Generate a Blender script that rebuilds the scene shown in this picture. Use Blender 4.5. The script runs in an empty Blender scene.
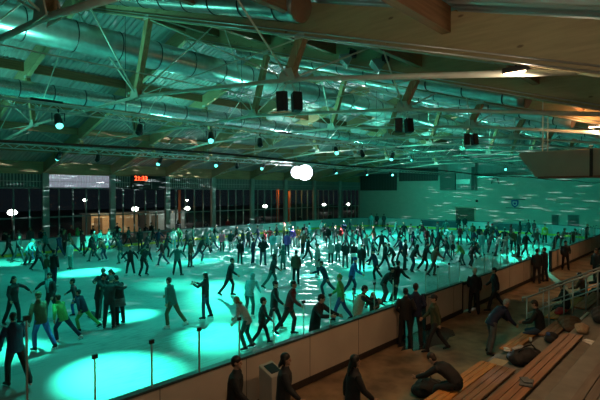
PK = 3.2; SPK = 1.2; ICEK = 3.8; WASH = 250; FLOOD = 40; WARM = 5.6; UP = 55; SPILL = .8; POOLK = 3.2; WALLK = .4
import bpy, bmesh, math, random
from mathutils import Vector, Matrix
random.seed(7)
S = bpy.context.scene
COL = S.collection
R = math.radians

# ------------------------------------------------------------------ camera
CAM_H = 4.75; FPX = 465.0; HEAD = math.atan2(.6738, .7390)
cam = bpy.data.objects.new('camera', bpy.data.cameras.new('camera'))
COL.objects.link(cam); S.camera = cam
cam.data.sensor_width = 36; cam.data.lens = FPX/600*36
cam.location = (0, 0, CAM_H)
cam.rotation_euler = (R(90) - math.atan(8/FPX), 0, HEAD - R(90))
cam.data.clip_end = 500
S.view_settings.view_transform = 'Standard'; S.view_settings.look = 'None'
S.view_settings.gamma = 1; S.view_settings.exposure = 0; S.view_settings.use_curve_mapping = False

def ground(px, py, z=0.0):
    """world x, y of the point at height z seen at that place in the photograph"""
    zc = FPX*(CAM_H - z)/(py - 192.0); xc = (px - 300.0)/FPX*zc
    return .739*zc + .6738*xc, .6738*zc - .739*xc
def on_y(px, Y):
    r = (px - 300.0)/FPX
    return Y*(.739 + .6738*r)/(.6738 - .739*r)
def on_x(px, X):
    r = (px - 300.0)/FPX
    return X*(.6738 - .739*r)/(.739 + .6738*r)
def height(X, Y, py):
    return CAM_H + (192.0 - py)*(.739*X + .6738*Y)/FPX

# ------------------------------------------------------------------ materials
MATS = {}
def mat(name, col, rough=.6, metal=0., vary=0., scale=8., bump=0., stretch=(1,1,1), emit=None, estr=0., coat=0., spec=.5, col2=None):
    if name in MATS: return MATS[name]
    m = bpy.data.materials.new(name); m.use_nodes = True; nt = m.node_tree; N = nt.nodes; L = nt.links
    b = N['Principled BSDF']
    b.inputs['Base Color'].default_value = (*col, 1); b.inputs['Roughness'].default_value = rough
    b.inputs['Metallic'].default_value = metal; b.inputs['Specular IOR Level'].default_value = spec
    if coat: b.inputs['Coat Weight'].default_value = coat
    if vary or bump or col2:
        tc = N.new('ShaderNodeTexCoord'); mp = N.new('ShaderNodeMapping'); nz = N.new('ShaderNodeTexNoise')
        mp.inputs['Scale'].default_value = stretch; nz.inputs['Scale'].default_value = scale; nz.inputs['Detail'].default_value = 4
        L.new(tc.outputs['Object'], mp.inputs[0]); L.new(mp.outputs[0], nz.inputs['Vector'])
        if vary or col2:
            cr = N.new('ShaderNodeValToRGB'); cr.color_ramp.elements[0].position = .32; cr.color_ramp.elements[1].position = .68
            c2 = col2 or tuple(min(1, c*(1 + vary)) for c in col); c1 = tuple(c*(1 - vary) for c in col) if not col2 else col
            cr.color_ramp.elements[0].color = (*c1, 1); cr.color_ramp.elements[1].color = (*c2, 1)
            L.new(nz.outputs['Fac'], cr.inputs[0]); L.new(cr.outputs[0], b.inputs['Base Color'])
        if bump:
            bp = N.new('ShaderNodeBump'); bp.inputs['Strength'].default_value = bump; bp.inputs['Distance'].default_value = .02
            L.new(nz.outputs['Fac'], bp.inputs['Height']); L.new(bp.outputs[0], b.inputs['Normal'])
    if emit:
        b.inputs['Emission Color'].default_value = (*emit, 1); b.inputs['Emission Strength'].default_value = estr
    MATS[name] = m
    return m

def glass_mat():
    m = bpy.data.materials.new('clear_glass'); m.use_nodes = True; nt = m.node_tree; N = nt.nodes; L = nt.links
    N.clear(); o = N.new('ShaderNodeOutputMaterial'); mx = N.new('ShaderNodeMixShader')
    t = N.new('ShaderNodeBsdfTransparent'); g = N.new('ShaderNodeBsdfGlossy'); f = N.new('ShaderNodeFresnel')
    t.inputs[0].default_value = (.9, .95, .94, 1); g.inputs['Roughness'].default_value = .03; f.inputs[0].default_value = 1.35
    ge = N.new('ShaderNodeNewGeometry'); iv = N.new('ShaderNodeMath'); iv.operation = 'SUBTRACT'; iv.inputs[0].default_value = 1; L.new(ge.outputs['Backfacing'], iv.inputs[1])
    mu = N.new('ShaderNodeMath'); mu.operation = 'MULTIPLY'; L.new(f.outputs[0], mu.inputs[0]); L.new(iv.outputs[0], mu.inputs[1]); L.new(mu.outputs[0], mx.inputs[0]); L.new(t.outputs[0], mx.inputs[1]); L.new(g.outputs[0], mx.inputs[2]); L.new(mx.outputs[0], o.inputs[0])
    return m
M_glass = glass_mat()

def ice_mat():
    m = bpy.data.materials.new('ice'); m.use_nodes = True; nt = m.node_tree; N = nt.nodes; L = nt.links
    b = N['Principled BSDF']; tc = N.new('ShaderNodeTexCoord')
    n1 = N.new('ShaderNodeTexNoise'); n1.inputs['Scale'].default_value = .35; n1.inputs['Detail'].default_value = 5
    mp = N.new('ShaderNodeMapping'); mp.inputs['Rotation'].default_value = (0, 0, .5); mp.inputs['Scale'].default_value = (1, 6, 1)
    n2 = N.new('ShaderNodeTexNoise'); n2.inputs['Scale'].default_value = 2.2; n2.inputs['Detail'].default_value = 8
    L.new(tc.outputs['Object'], n1.inputs['Vector']); L.new(tc.outputs['Object'], mp.inputs[0]); L.new(mp.outputs[0], n2.inputs['Vector'])
    mx = N.new('ShaderNodeMath'); mx.operation = 'ADD'; L.new(n1.outputs['Fac'], mx.inputs[0]); L.new(n2.outputs['Fac'], mx.inputs[1])
    cr = N.new('ShaderNodeValToRGB'); cr.color_ramp.elements[0].position = .7; cr.color_ramp.elements[1].position = 1.25
    cr.color_ramp.elements[0].color = (.125, .20, .20, 1); cr.color_ramp.elements[1].color = (.26, .36, .36, 1)
    L.new(mx.outputs[0], cr.inputs[0]); L.new(cr.outputs[0], b.inputs['Base Color'])
    rr = N.new('ShaderNodeMapRange'); rr.inputs[3].default_value = .38; rr.inputs[4].default_value = .7
    L.new(n2.outputs['Fac'], rr.inputs[0]); L.new(rr.outputs[0], b.inputs['Roughness'])
    b.inputs['Specular IOR Level'].default_value = .12
    bp = N.new('ShaderNodeBump'); bp.inputs['Strength'].default_value = .25; bp.inputs['Distance'].default_value = .02
    L.new(n2.outputs['Fac'], bp.inputs['Height']); L.new(bp.outputs[0], b.inputs['Normal'])
    return m
M_ice = ice_mat()

def brick_wall_mat(name, c1, c2, mortar, scale=1.0):
    m = bpy.data.materials.new(name); m.use_nodes = True; nt = m.node_tree; N = nt.nodes; L = nt.links
    b = N['Principled BSDF']; tc = N.new('ShaderNodeTexCoord'); sp = N.new('ShaderNodeSeparateXYZ'); cb = N.new('ShaderNodeCombineXYZ')
    L.new(tc.outputs['Object'], sp.inputs[0]); L.new(sp.outputs[1], cb.inputs[0]); L.new(sp.outputs[2], cb.inputs[1])
    br = N.new('ShaderNodeTexBrick'); br.inputs['Scale'].default_value = scale
    br.inputs['Color1'].default_value = (*c1, 1); br.inputs['Color2'].default_value = (*c2, 1); br.inputs['Mortar'].default_value = (*mortar, 1)
    br.inputs['Brick Width'].default_value = .5; br.inputs['Row Height'].default_value = .25; br.inputs['Mortar Size'].default_value = .008
    L.new(cb.outputs[0], br.inputs['Vector']); L.new(br.outputs['Color'], b.inputs['Base Color']); b.inputs['Roughness'].default_value = .8
    return m

wood_d = dict(rough=.55, vary=.28, scale=3., stretch=(1.6, .35, 9))
M_beam = mat('glulam_timber', (.46, .36, .20), rough=.55, vary=.10, scale=3., stretch=(1.6, .5, 6))
def add_knots(m):
    nt = m.node_tree; N = nt.nodes; L = nt.links; b = N['Principled BSDF']; src = b.inputs['Base Color'].links[0].from_socket
    tc = N.new('ShaderNodeTexCoord'); mp = N.new('ShaderNodeMapping'); mp.inputs['Scale'].default_value = (1, 1, 2.2); v = N.new('ShaderNodeTexVoronoi'); v.inputs['Scale'].default_value = 1.7
    L.new(tc.outputs['Object'], mp.inputs[0]); L.new(mp.outputs[0], v.inputs['Vector'])
    r = N.new('ShaderNodeMapRange'); r.inputs[1].default_value = .07; r.inputs[2].default_value = .13; r.inputs[3].default_value = .75; r.inputs[4].default_value = 0
    L.new(v.outputs['Distance'], r.inputs[0]); mx = N.new('ShaderNodeMix'); mx.data_type = 'RGBA'
    L.new(r.outputs[0], mx.inputs['Factor']); L.new(src, mx.inputs['A']); mx.inputs['B'].default_value = (.10, .05, .025, 1); L.new(mx.outputs['Result'], b.inputs['Base Color'])
add_knots(M_beam)
M_purlin = mat('purlin_timber', (.30, .15, .07), rough=.6, vary=.25, scale=3, stretch=(.3, 4, 6))
M_post = mat('post_timber', (.44, .30, .16), rough=.55, vary=.25, scale=4, stretch=(6, 6, .4))
M_deck = mat('corrugated_steel', (.42, .44, .44), rough=.42, metal=.35, vary=.08, scale=.6)
M_steel = mat('pale_painted_steel', (.66, .66, .58), rough=.5, metal=.2, vary=.08, scale=3)
M_duct = mat('galvanised_steel', (.50, .52, .52), rough=.30, metal=.85, vary=.12, scale=5)
M_foil = mat('duct_foil', (.62, .64, .64), rough=.22, metal=.9, vary=.15, scale=9, bump=1.0)
M_cap = mat('duct_cap_board', (.30, .18, .11), rough=.7, vary=.12, scale=6)
M_alu = mat('aluminium', (.66, .67, .66), rough=.32, metal=.85, vary=.06, scale=9)
M_black = mat('black_metal', (.012, .012, .014), rough=.5, vary=.2, scale=20)
M_dark = mat('dark_cable', (.03, .022, .018), rough=.6, vary=.2, scale=9)
M_col = mat('column_paint', (.42, .45, .43), rough=.6, vary=.1, scale=2)
M_frame = mat('window_frame_paint', (.30, .34, .33), rough=.5, vary=.1, scale=5)
M_slat = mat('louvre_slats', (.10, .11, .11), rough=.6, vary=.12, scale=5)
M_white_slat = mat('glowing_blind', (.78, .76, .80), rough=.6, vary=.05, scale=4, emit=(.55, .53, .68), estr=.28)  # glow put into the blind in place of light from behind
M_floor = mat('rubber_floor', (.15, .095, .055), rough=.62, scale=1.6, col2=(.40, .26, .15), bump=.3)
M_conc = mat('concrete', (.165, .155, .13), rough=.8, vary=.16, scale=3, bump=.2)
M_board = mat('board_panel_paint', (.58, .50, .42), rough=.5, vary=.08, scale=1.2)
M_board_in = mat('white_board_plastic', (.30, .33, .33), rough=.35, vary=.05, scale=1.5)
M_cap_rail = mat('cap_rail', (.045, .07, .075), rough=.45, vary=.1, scale=4)
M_kick = mat('yellow_kick_plate', (.55, .52, .06), rough=.45, vary=.08, scale=3)
M_plank_dim = mat('dim_bench_plank', (.24, .105, .045), rough=.5, vary=.3, scale=2.5, stretch=(.5, 9, 3))  # same planks away from the lamp, dimness put into the colour
M_plank_lit = mat('lit_bench_plank', (.62, .24, .06), rough=.4, vary=.3, scale=2.5, stretch=(.5, 9, 3))  # lowest tier, lamp brightness put into the plank colour
M_plank_shade = mat('shaded_plank', (.13, .10, .075), rough=.6, vary=.25, scale=2.5, stretch=(.5, 9, 3))  # shade on the upper tier put into the plank colour as grey
M_rail = mat('handrail_steel', (.45, .47, .47), rough=.35, metal=.7, vary=.08, scale=6)
M_endwall = brick_wall_mat('painted_block_wall', (.46, .52, .47), (.50, .56, .51), (.41, .47, .43))
M_gable = mat('gable_cladding', (.28, .31, .30), rough=.6, vary=.12, scale=1.5, stretch=(1, 6, .5))
M_beige = mat('beige_housing', (.52, .46, .37), rough=.6, vary=.07, scale=1.5)
M_outdoor = mat('asphalt_outside', (.035, .035, .037), rough=.8, vary=.2, scale=2)

# ------------------------------------------------------------------ mesh collecting
class MB:
    def __init__(s): s.b = bmesh.new()
    def box(s, c, d, rz=0., mat_i=0, rx=0., ry=0.):
        g = bmesh.ops.create_cube(s.b, size=1)['verts']
        M = Matrix.Translation(c) @ Matrix.Rotation(rz, 4, 'Z') @ Matrix.Rotation(ry, 4, 'Y') @ Matrix.Rotation(rx, 4, 'X') @ Matrix.Diagonal((*d, 1))
        bmesh.ops.transform(s.b, matrix=M, verts=g)
        if mat_i:
            for f in {f for v in g for f in v.link_faces}: f.material_index = mat_i
        return s
    def mm(s, a, b, mat_i=0):
        return s.box([(a[i] + b[i])/2 for i in range(3)], [abs(b[i] - a[i]) for i in range(3)], mat_i=mat_i)
    def bar(s, p, q, w, h, up=(0, 0, 1), mat_i=0):
        """rectangular bar from p to q; h measured along up, w across it"""
        p = Vector(p); q = Vector(q); d = (q - p); u = Vector(up); side = d.cross(u).normalized(); u = side.cross(d).normalized()
        vs = []
        for e in (p, q):
            for a, b_ in ((-1, -1), (1, -1), (1, 1), (-1, 1)): vs.append(s.b.verts.new(e + side*a*w/2 + u*b_*h/2))
        fs = [vs[0:4][::-1], vs[4:8]] + [[vs[i], vs[(i+1) % 4], vs[4+(i+1) % 4], vs[4+i]] for i in range(4)]
        for f in fs:
            f = s.b.faces.new(f); f.material_index = mat_i
        return s
    def tube(s, pts, r, seg=10, mat_i=0, cap=True, rs=None):
        pts = [Vector(p) for p in pts]; rings = []
        ref = None
        for i, p in enumerate(pts):
            t = (pts[min(i+1, len(pts)-1)] - pts[max(i-1, 0)]).normalized()
            if ref is None: ref = t.orthogonal().normalized()
            ref = (ref - t*ref.dot(t)).normalized(); bn = t.cross(ref)
            rr = rs[i] if rs else r
            rings.append([s.b.verts.new(p + (ref*math.cos(a) + bn*math.sin(a))*rr) for a in [2*math.pi*k/seg for k in range(seg)]])
        for A, B in zip(rings, rings[1:]):
            for k in range(seg):
                f = s.b.faces.new((A[k], A[(k+1) % seg], B[(k+1) % seg], B[k])); f.material_index = mat_i; f.smooth = True
        if cap:
            f = s.b.faces.new(rings[0][::-1]); f.material_index = mat_i
            f = s.b.faces.new(rings[-1]); f.material_index = mat_i
        return s
    def sphere(s, c, r, u=16, v=10, sc=(1, 1, 1), mat_i=0, rot=None):
        g = bmesh.ops.create_uvsphere(s.b, u_segments=u, v_segments=v, radius=r)['verts']
        M = Matrix.Translation(c) @ (rot.to_4x4() if rot else Matrix.Identity(4)) @ Matrix.Diagonal((*sc, 1))
        bmesh.ops.transform(s.b, matrix=M, verts=g)
        for f in {f for w in g for f in w.link_faces}: f.material_index = mat_i; f.smooth = True
        return s
    def poly(s, pts, mat_i=0):
        f = s.b.faces.new([s.b.verts.new(p) for p in pts]); f.material_index = mat_i; return s
    def prism(s, pts, off, mat_i=0):
        a = [s.b.verts.new(p) for p in pts]; o = Vector(off); c = [s.b.verts.new(Vector(p) + o) for p in pts]
        n = len(a); fs = [s.b.faces.new(a), s.b.faces.new(c[::-1])]
        for i in range(n): fs.append(s.b.faces.new((a[(i+1) % n], a[i], c[i], c[(i+1) % n])))
        for f in fs: f.material_index = mat_i
        return s
    def bevel(s, w=.01, seg=1):
        bmesh.ops.bevel(s.b, geom=[e for e in s.b.edges], offset=w, segments=seg, affect='EDGES', profile=.7); return s
    def build(s, name, mats, parent=None, loc=None):
        bmesh.ops.recalc_face_normals(s.b, faces=s.b.faces[:])
        me = bpy.data.meshes.new(name)
        base = WORLD.get(parent.name, Vector((0, 0, 0))) if parent else Vector((0, 0, 0))
        if loc is None:
            if parent: loc = base.copy()
            else:
                xs = [v.co for v in s.b.verts]
                lo = [min(v[i] for v in xs) for i in range(3)]; hi = [max(v[i] for v in xs) for i in range(3)]
                loc = Vector(((lo[0]+hi[0])/2, (lo[1]+hi[1])/2, lo[2]))
        loc = Vector(loc)
        bmesh.ops.translate(s.b, vec=-loc, verts=s.b.verts[:])
        s.b.to_mesh(me); s.b.free()
        for m in (mats if isinstance(mats, (list, tuple)) else [mats]): me.materials.append(m)
        o = bpy.data.objects.new(name, me); COL.objects.link(o)
        o.location = loc - base
        if parent: o.parent = parent
        WORLD[o.name] = loc
        return o
WORLD = {}
def tag(o, label=None, cat=None, group=None, kind=None):
    if label: o['label'] = label
    if cat: o['category'] = cat
    if group: o['group'] = group
    if kind: o['kind'] = kind
    return o
def thing(name, label, cat, loc, group=None):
    o = bpy.data.objects.new(name, None); COL.objects.link(o); o.location = loc; o.empty_display_size = .2
    WORLD[o.name] = Vector(loc)
    return tag(o, label, cat, group)
def struct(o, label=None):
    return tag(o, label, None, None, 'structure')
ORD = ['nearest', 'second nearest', 'third', 'fourth', 'fifth', 'sixth', 'seventh', 'eighth', 'ninth', 'tenth', 'eleventh', 'twelfth', 'thirteenth', 'fourteenth']

# ------------------------------------------------------------------ shell
NEAR_Y, FAR_Y, X0, X1, RAD = 7.68, 38.5, -4.0, 56.0, 7.5
WALL_Y, END_X, BACK_Y, LEFT_X = 42.5, 60.5, -1.8, -8.0
struct(MB().mm((LEFT_X, BACK_Y, -.3), (END_X+.3, WALL_Y+.2, -.02)).build('floor', M_floor), 'brown rubber walkway floor around the ice')
def rounded(x0, y0, x1, y1, r, n=10):
    pts = []
    for cx, cy, a0 in ((x1-r, y0+r, -90), (x1-r, y1-r, 0), (x0+r, y1-r, 90), (x0+r, y0+r, 180)):
        for k in range(n+1):
            a = R(a0 + 90*k/n); pts.append((cx + r*math.cos(a), cy + r*math.sin(a)))
    return pts
b = MB(); b.prism([(x, y, -.02) for x, y in rounded(X0, NEAR_Y, X1, FAR_Y, RAD)], (0, 0, .02))
struct(b.build('floor_ice', M_ice), 'large skating rink ice surface lit in teal pools')

def beam_z(Y): return 6.13 + .315*min(Y, 43 - Y)
DECK = .98
# corrugated roof, two slopes
def deck(name, ya, yb):
    b = MB(); xs = []; x = LEFT_X; k = 0
    prof = (0, 0, 1, 1); step = (.12, .04, .10, .04)
    while x < END_X + .2:
        xs.append((x, .045*prof[k % 4])); x += step[k % 4]; k += 1
    za, zb = beam_z(ya) + DECK, beam_z(yb) + DECK
    A = [b.b.verts.new((x, ya, za + d)) for x, d in xs]; B = [b.b.verts.new((x, yb, zb + d)) for x, d in xs]
    for i in range(len(A) - 1): b.b.faces.new((A[i], A[i+1], B[i+1], B[i]))
    return struct(b.build(name, M_deck))
deck('ceiling', BACK_Y - .2, 21.5); deck('ceiling', 21.5, WALL_Y + .3)

# end wall with gable, back wall, left wall
b = MB(); b.prism([(END_X, BACK_Y, -.02), (END_X, WALL_Y+.2, -.02), (END_X, WALL_Y+.2, 6.9), (END_X, BACK_Y, 6.9)], (.3, 0, 0))
struct(b.build('wall_end', M_endwall), 'teal lit painted block wall at the far end of the rink')
b = MB(); b.prism([(END_X+.05, BACK_Y, 6.9), (END_X+.05, WALL_Y+.2, 6.9), (END_X+.05, WALL_Y+.2, beam_z(WALL_Y)+DECK), (END_X+.05, 21.5, beam_z(21.5)+DECK), (END_X+.05, BACK_Y, beam_z(BACK_Y)+DECK)], (.2, 0, 0))
struct(b.build('wall_end_gable', M_gable), 'metal clad gable above the end wall')
struct(MB().mm((LEFT_X, BACK_Y-.2, -.3), (END_X, BACK_Y, 6.5)).build('wall_back', M_conc))
b = MB(); b.prism([(LEFT_X, BACK_Y, -.3), (LEFT_X, WALL_Y, -.3), (LEFT_X, WALL_Y, beam_z(WALL_Y)+DECK), (LEFT_X, 21.5, beam_z(21.5)+DECK), (LEFT_X, BACK_Y, beam_z(BACK_Y)+DECK)], (-.2, 0, 0))
struct(b.build('wall_left', M_endwall))

# ------------------------------------------------------------------ window wall: one bay between each pair of columns
TX = [2.9 + 5.8*i for i in range(10)]
bays = [LEFT_X] + [x for x in TX] + [END_X]
struct(MB().mm((LEFT_X, WALL_Y-.12, 6.25), (END_X, WALL_Y+.12, 7.3)).build('trim_1', mat('eave_timber', (.46, .30, .15), rough=.6, vary=.2, scale=2, stretch=(.3, 3, 5))), 'timber eave beam over the window wall')
struct(MB().mm((LEFT_X, WALL_Y-.1, -.02), (END_X, WALL_Y+.1, .45)).build('trim_2', M_conc), 'low concrete plinth under the windows')
for i, x in enumerate(TX):
    struct(MB().mm((x-.25, WALL_Y-.42, -.02), (x+.25, WALL_Y-.1, 6.35)).build('trim_%d' % (i+3), M_col), 'grey green column of the window wall')
for i, (xa, xb) in enumerate(zip(bays, bays[1:])):
    w = thing('window_%d' % (i+1), None, None, ((xa+xb)/2, WALL_Y, .45)); struct(w, 'tall dark glazed bay of the window wall')
    f = MB(); n = 5
    for k in range(n+1):
        x = xa + (xb-xa)*k/n; f.mm((x-.05, WALL_Y-.06, .45), (x+.05, WALL_Y+.06, 5.1))
    for z in (.5, 2.6, 5.08): f.mm((xa, WALL_Y-.05, z-.05), (xb, WALL_Y+.05, z+.05))
    f.build('frame', M_frame, w)
    MB().mm((xa, WALL_Y-.01, .5), (xb, WALL_Y+.01, 5.08)).build('pane', M_glass, w)
    # louvre band over the windows
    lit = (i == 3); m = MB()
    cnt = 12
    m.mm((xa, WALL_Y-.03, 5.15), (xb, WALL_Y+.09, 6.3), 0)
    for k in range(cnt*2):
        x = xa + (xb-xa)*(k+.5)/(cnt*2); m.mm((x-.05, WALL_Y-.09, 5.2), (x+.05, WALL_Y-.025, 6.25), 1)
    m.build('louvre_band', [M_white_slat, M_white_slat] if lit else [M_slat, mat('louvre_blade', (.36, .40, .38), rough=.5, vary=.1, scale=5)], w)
    MB().mm((xa, WALL_Y-.12, 5.62), (xb, WALL_Y-.09, 5.66)).build('rail', M_alu, w)

# ------------------------------------------------------------------ roof trusses
def truss(i, X):
    lab = ['glulam roof truss at the top left corner, steel node beside the camera',
           'big knotty glulam roof truss spanning the top right, nearest full one',
           'glulam roof truss with two floodlights on it, second from the front',
           'glulam roof truss glowing orange beside a warm lamp, behind the beige housing'][i] if i < 4 else \
          'glulam roof truss over the ice, %s back from the top left corner' % ORD[i].replace('nearest', '')
    t = thing('roof_truss', lab, 'roof truss', (X, 21.5, 6.0), 'timber trusses spanning the rink')
    def Q(Y, dz=0.): return (X, Y, beam_z(Y) + dz)
    for a, c in ((BACK_Y+.1, 21.45), (42.4, 21.55)):
        b = MB(); b.prism([(X-.11, a, beam_z(a)), (X-.11, c, beam_z(c)), (X-.11, c, beam_z(c)+.86), (X-.11, a, beam_z(a)+.86)], (.22, 0, 0))
        b.build('rafter', M_beam, t)
    n1, n2 = (8.3, 7.64), (16.1, 8.28)
    b = MB()
    path = [(1.8, 6.72), n1, n2, (43-n2[0], n2[1]), (43-n1[0], n1[1]), (41.2, 6.72)]
    b.tube([(X, y, z) for y, z in path], .062, 8); b.build('tie_rod', M_steel, t)
    for mir in (0, 1):
        f = (lambda y: 43 - y) if mir else (lambda y: y)
        for (yb, zb), (yt, zt) in ((n1, (7.85, beam_z(7.85))), (n2, (15.2, beam_z(15.2)))):
            MB().bar((X, f(yb), zb+.12), (X, f(yt), zt+.02), .24, .2, up=(1, 0, 0)).build('post', M_post, t)
            g = MB(); y = f(yb)
            g.prism([(X-.13, y-.32, zb-.07), (X-.13, y+.32, zb-.07), (X-.13, y+.16, zb+.26), (X-.13, y-.16, zb+.26)], (.03, 0, 0))
            g.prism([(X+.10, y-.32, zb-.07), (X+.10, y+.32, zb-.07), (X+.10, y+.16, zb+.26), (X+.10, y-.16, zb+.26)], (.03, 0, 0))
            g.build('gusset', M_steel, t)
            # steel shoe at the top of the post
            MB().mm((X-.13, f(yt)-.16, zt-.04), (X+.13, f(yt)+.16, zt+.1)).build('shoe', M_steel, t)
        b = MB()
        b.tube([(X, f(n1[0]), n1[1]), (X, f(15.2), beam_z(15.2)-.02)], .024, 6); b.tube([(X, f(n2[0]), n2[1]), (X, f(7.9), beam_z(7.9))], .018, 6)
        b.tube([(X, f(n2[0]), n2[1]), (X, 21.5, beam_z(21.5)+.02)], .024, 6)
        # wind bracing to the neighbouring purlins
        for yy, zz, tgt in ((n1[0], n1[1], 7.5), (n2[0], n2[1], 14.95)):
            for dx in (2.6, -2.6):
                b.tube([(X, f(yy), zz), (X+dx, f(tgt), beam_z(tgt)+.43)], .026, 6)
        b.build('brace_rod', M_steel, t)
    b = MB()
    for dx, dz in ((-.135, .03), (-.135, .13)):
        b.tube([(X+dx, -1.5, beam_z(-1.5)+dz), (X+dx, 21.3, beam_z(21.3)+dz)], .018, 6)
    b.build('conduit', M_alu, t)
for i, X in enumerate(TX): truss(i, X)
py = [21.5 - 2.9 - 3.65*k for k in range(6)]
py = sorted(py + [43 - y for y in py] + [21.5])
for k, Y in enumerate(py):
    z = beam_z(Y) + .86
    b = MB(); 
    for xa, xb in zip([LEFT_X] + TX, TX + [END_X]): b.mm((xa+.12, Y-.09, z-.44), (xb-.12, Y+.09, z+.06))
    tag(b.build('purlin', M_purlin), 'brown timber purlin under the metal roof, %s up from the %s' % ({1: 'lowest', 2: 'second', 3: 'third', 4: 'fourth', 5: 'fifth', 6: 'sixth'}[min(k, 12-k)+1], 'bleacher side' if k < 6 else 'window side') if k != 6 else 'brown timber ridge purlin at the peak of the metal roof', 'purlin', 'roof purlins')

# ------------------------------------------------------------------ air ducts
def duct(name, p, q, r, label, step=1.45, m=M_duct, capm=None, group=None):
    p = Vector(p); q = Vector(q); t = thing(name, label, 'air duct', p, group)
    n = max(2, int((q-p).length/.24)); d = (q-p)/n
    rs = [r + (.006 if k % 2 else 0) for k in range(n+1)]
    MB().tube([p + d*k for k in range(n+1)], r, 24, rs=rs).build('pipe', m, t)
    L = (q-p).length; u = (q-p).normalized(); s = step*.5
    while s < L:
        c = p + u*s; MB().tube([c - u*.018, c + u*.018], r + .02, 24).build('hanger_strap', M_black, t); s += step
    if capm: MB().tube([p - u*.03, p + u*.01], r + .005, 24).build('end_cap', capm, t)
    return t
duct('air_duct', (-7.5, 18.5, 10.72), (59.8, 18.5, 10.72), .59, 'thick round spiral duct running the rink length just below the roof peak', 1.75, m=M_duct)
duct('air_duct', (-7.5, 26.0, 9.9), (59.8, 26.0, 9.9), .43, 'thinner shiny round duct running the rink length on the window side', 1.6, m=M_foil)
for i, X in enumerate(TX[:9]):
    if i == 1: ya, x, z, r = 7.4, X - .55, beam_z(7.4)+.62, .33
    elif i == 0: continue
    else: ya, x, z, r = 4.4, X + .55, beam_z(4.4) + .06, .29
    ye = 17.7; dz = .315*(ye - ya)
    duct('branch_duct', (x, ya, z), (x, ye, z + dz), r, {1: 'fat round duct with a dull brown end cap beside the nearest full truss', 2: 'slim round duct with an orange lit end behind the second full truss'}.get(i, 'slim round duct sloping beside a roof truss, %s from the front' % ORD[i-1]), 1.35, m=M_duct, capm=M_cap, group='sloping branch ducts')

# ------------------------------------------------------------------ lattice lighting trusses, cable, housing
def lattice(Y, Z, label, xa=-6, xb=59.5):
    t = thing('lighting_truss', label, 'lighting truss', (xa, Y, Z))
    w, h = .14, .26
    ch = [(Y-w, Z+h/2), (Y+w, Z+h/2), (Y, Z-h/2)]
    b = MB()
    for y, z in ch: b.tube([(xa, y, z), (xb, y, z)], .028, 6)
    b.build('chord', M_alu, t)
    b = MB(); n = int((xb-xa)/.38)
    for k in range(n):
        x = xa + k*.38
        for (ya, za), (yb, zb) in ((ch[0], ch[2]), (ch[1], ch[2]), (ch[0], ch[1])):
            p, q = ((x, ya, za), (x+.38, yb, zb)) if k % 2 == 0 else ((x, yb, zb), (x+.38, ya, za))
            b.tube([p, q], .013, 5, cap=False)
    b.build('lattice_web', M_alu, t)
    b = MB()
    for X in TX:
        zt = beam_z(Y)
        b.tube([(X+.02, Y, Z+h/2), (X+.02, Y, zt+.02)], .011, 5)
    b.build('hanger_wire', M_dark, t)
    for X in TX[::2]:
        MB().mm((X+2.5, Y-.06, Z+h/2+.03), (X+3.5, Y+.06, Z+h/2+.13)).build('added_fill_bar', M_black, t)  # bar and upward area light added to fill the roof with teal
        o = bpy.data.objects.new('uplighter_beam', bpy.data.lights.new('uplighter_beam', 'AREA')); COL.objects.link(o)
        o.data.shape = 'RECTANGLE'; o.data.size = .9; o.data.size_y = .09; o.data.energy = UP*PK; o.data.color = (.16, 1, .72)
        o.location = (X+3, Y, Z+h/2+.16); o.rotation_euler = (math.pi, 0, 0)
lattice(17.0, 7.62, 'nearer aluminium lattice lighting truss hanging over the middle of the ice')
lattice(28.0, 7.2, 'farther aluminium lattice lighting truss hanging over the ice toward the windows')
b = MB(); n = 40
b.tube([(-6 + 66.4*k/n, 9.9, 5.72 + .05*math.cos(2*math.pi*k/8)) for k in range(n+1)], .028, 6)
tag(b.build('net_cable', M_dark), 'dark cable strung along the rink below the trusses', 'cable')
b = MB(); b.tube([(-6, 13.1, 8.35), (60, 13.1, 8.35)], .02, 6)
tag(b.build('steel_wire', M_steel), 'thin pale wire strung along the rink under the thick duct', 'wire')
h = thing('air_housing', 'beige sheet metal housing with slanted end jutting in from the right', 'housing', (20, 2, 5.3))
b = MB(); b.prism([(19.4, 6.0, 6.3), (19.4, 6.0, 6.16), (19.4, 5.4, 5.32), (19.4, 1.9, 5.32), (19.4, 1.9, 6.3)], (1.1, 0, 0)); b.bevel(.015).build('body', M_beige, h)
b = MB(); b.mm((19.36, 1.9, 5.28), (20.54, 5.3, 5.34)).build('bottom_trim', mat('red_brown_trim', (.30, .10, .06), rough=.5, vary=.1, scale=4), h)
MB().mm((19.34, 3.48, 5.3), (19.42, 3.58, 6.31)).build('seam_strip', M_black, h)
b = MB()
for x, y in ((19.6, 5.2), (20.3, 5.2), (19.6, 2.1), (20.3, 2.1)): b.tube([(x, y, 6.28), (x, y, beam_z(y) + .02 if x > 20.1 else beam_z(y)+.9)], .02, 6)
b.build('hanger_rod', M_steel, h)
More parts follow.
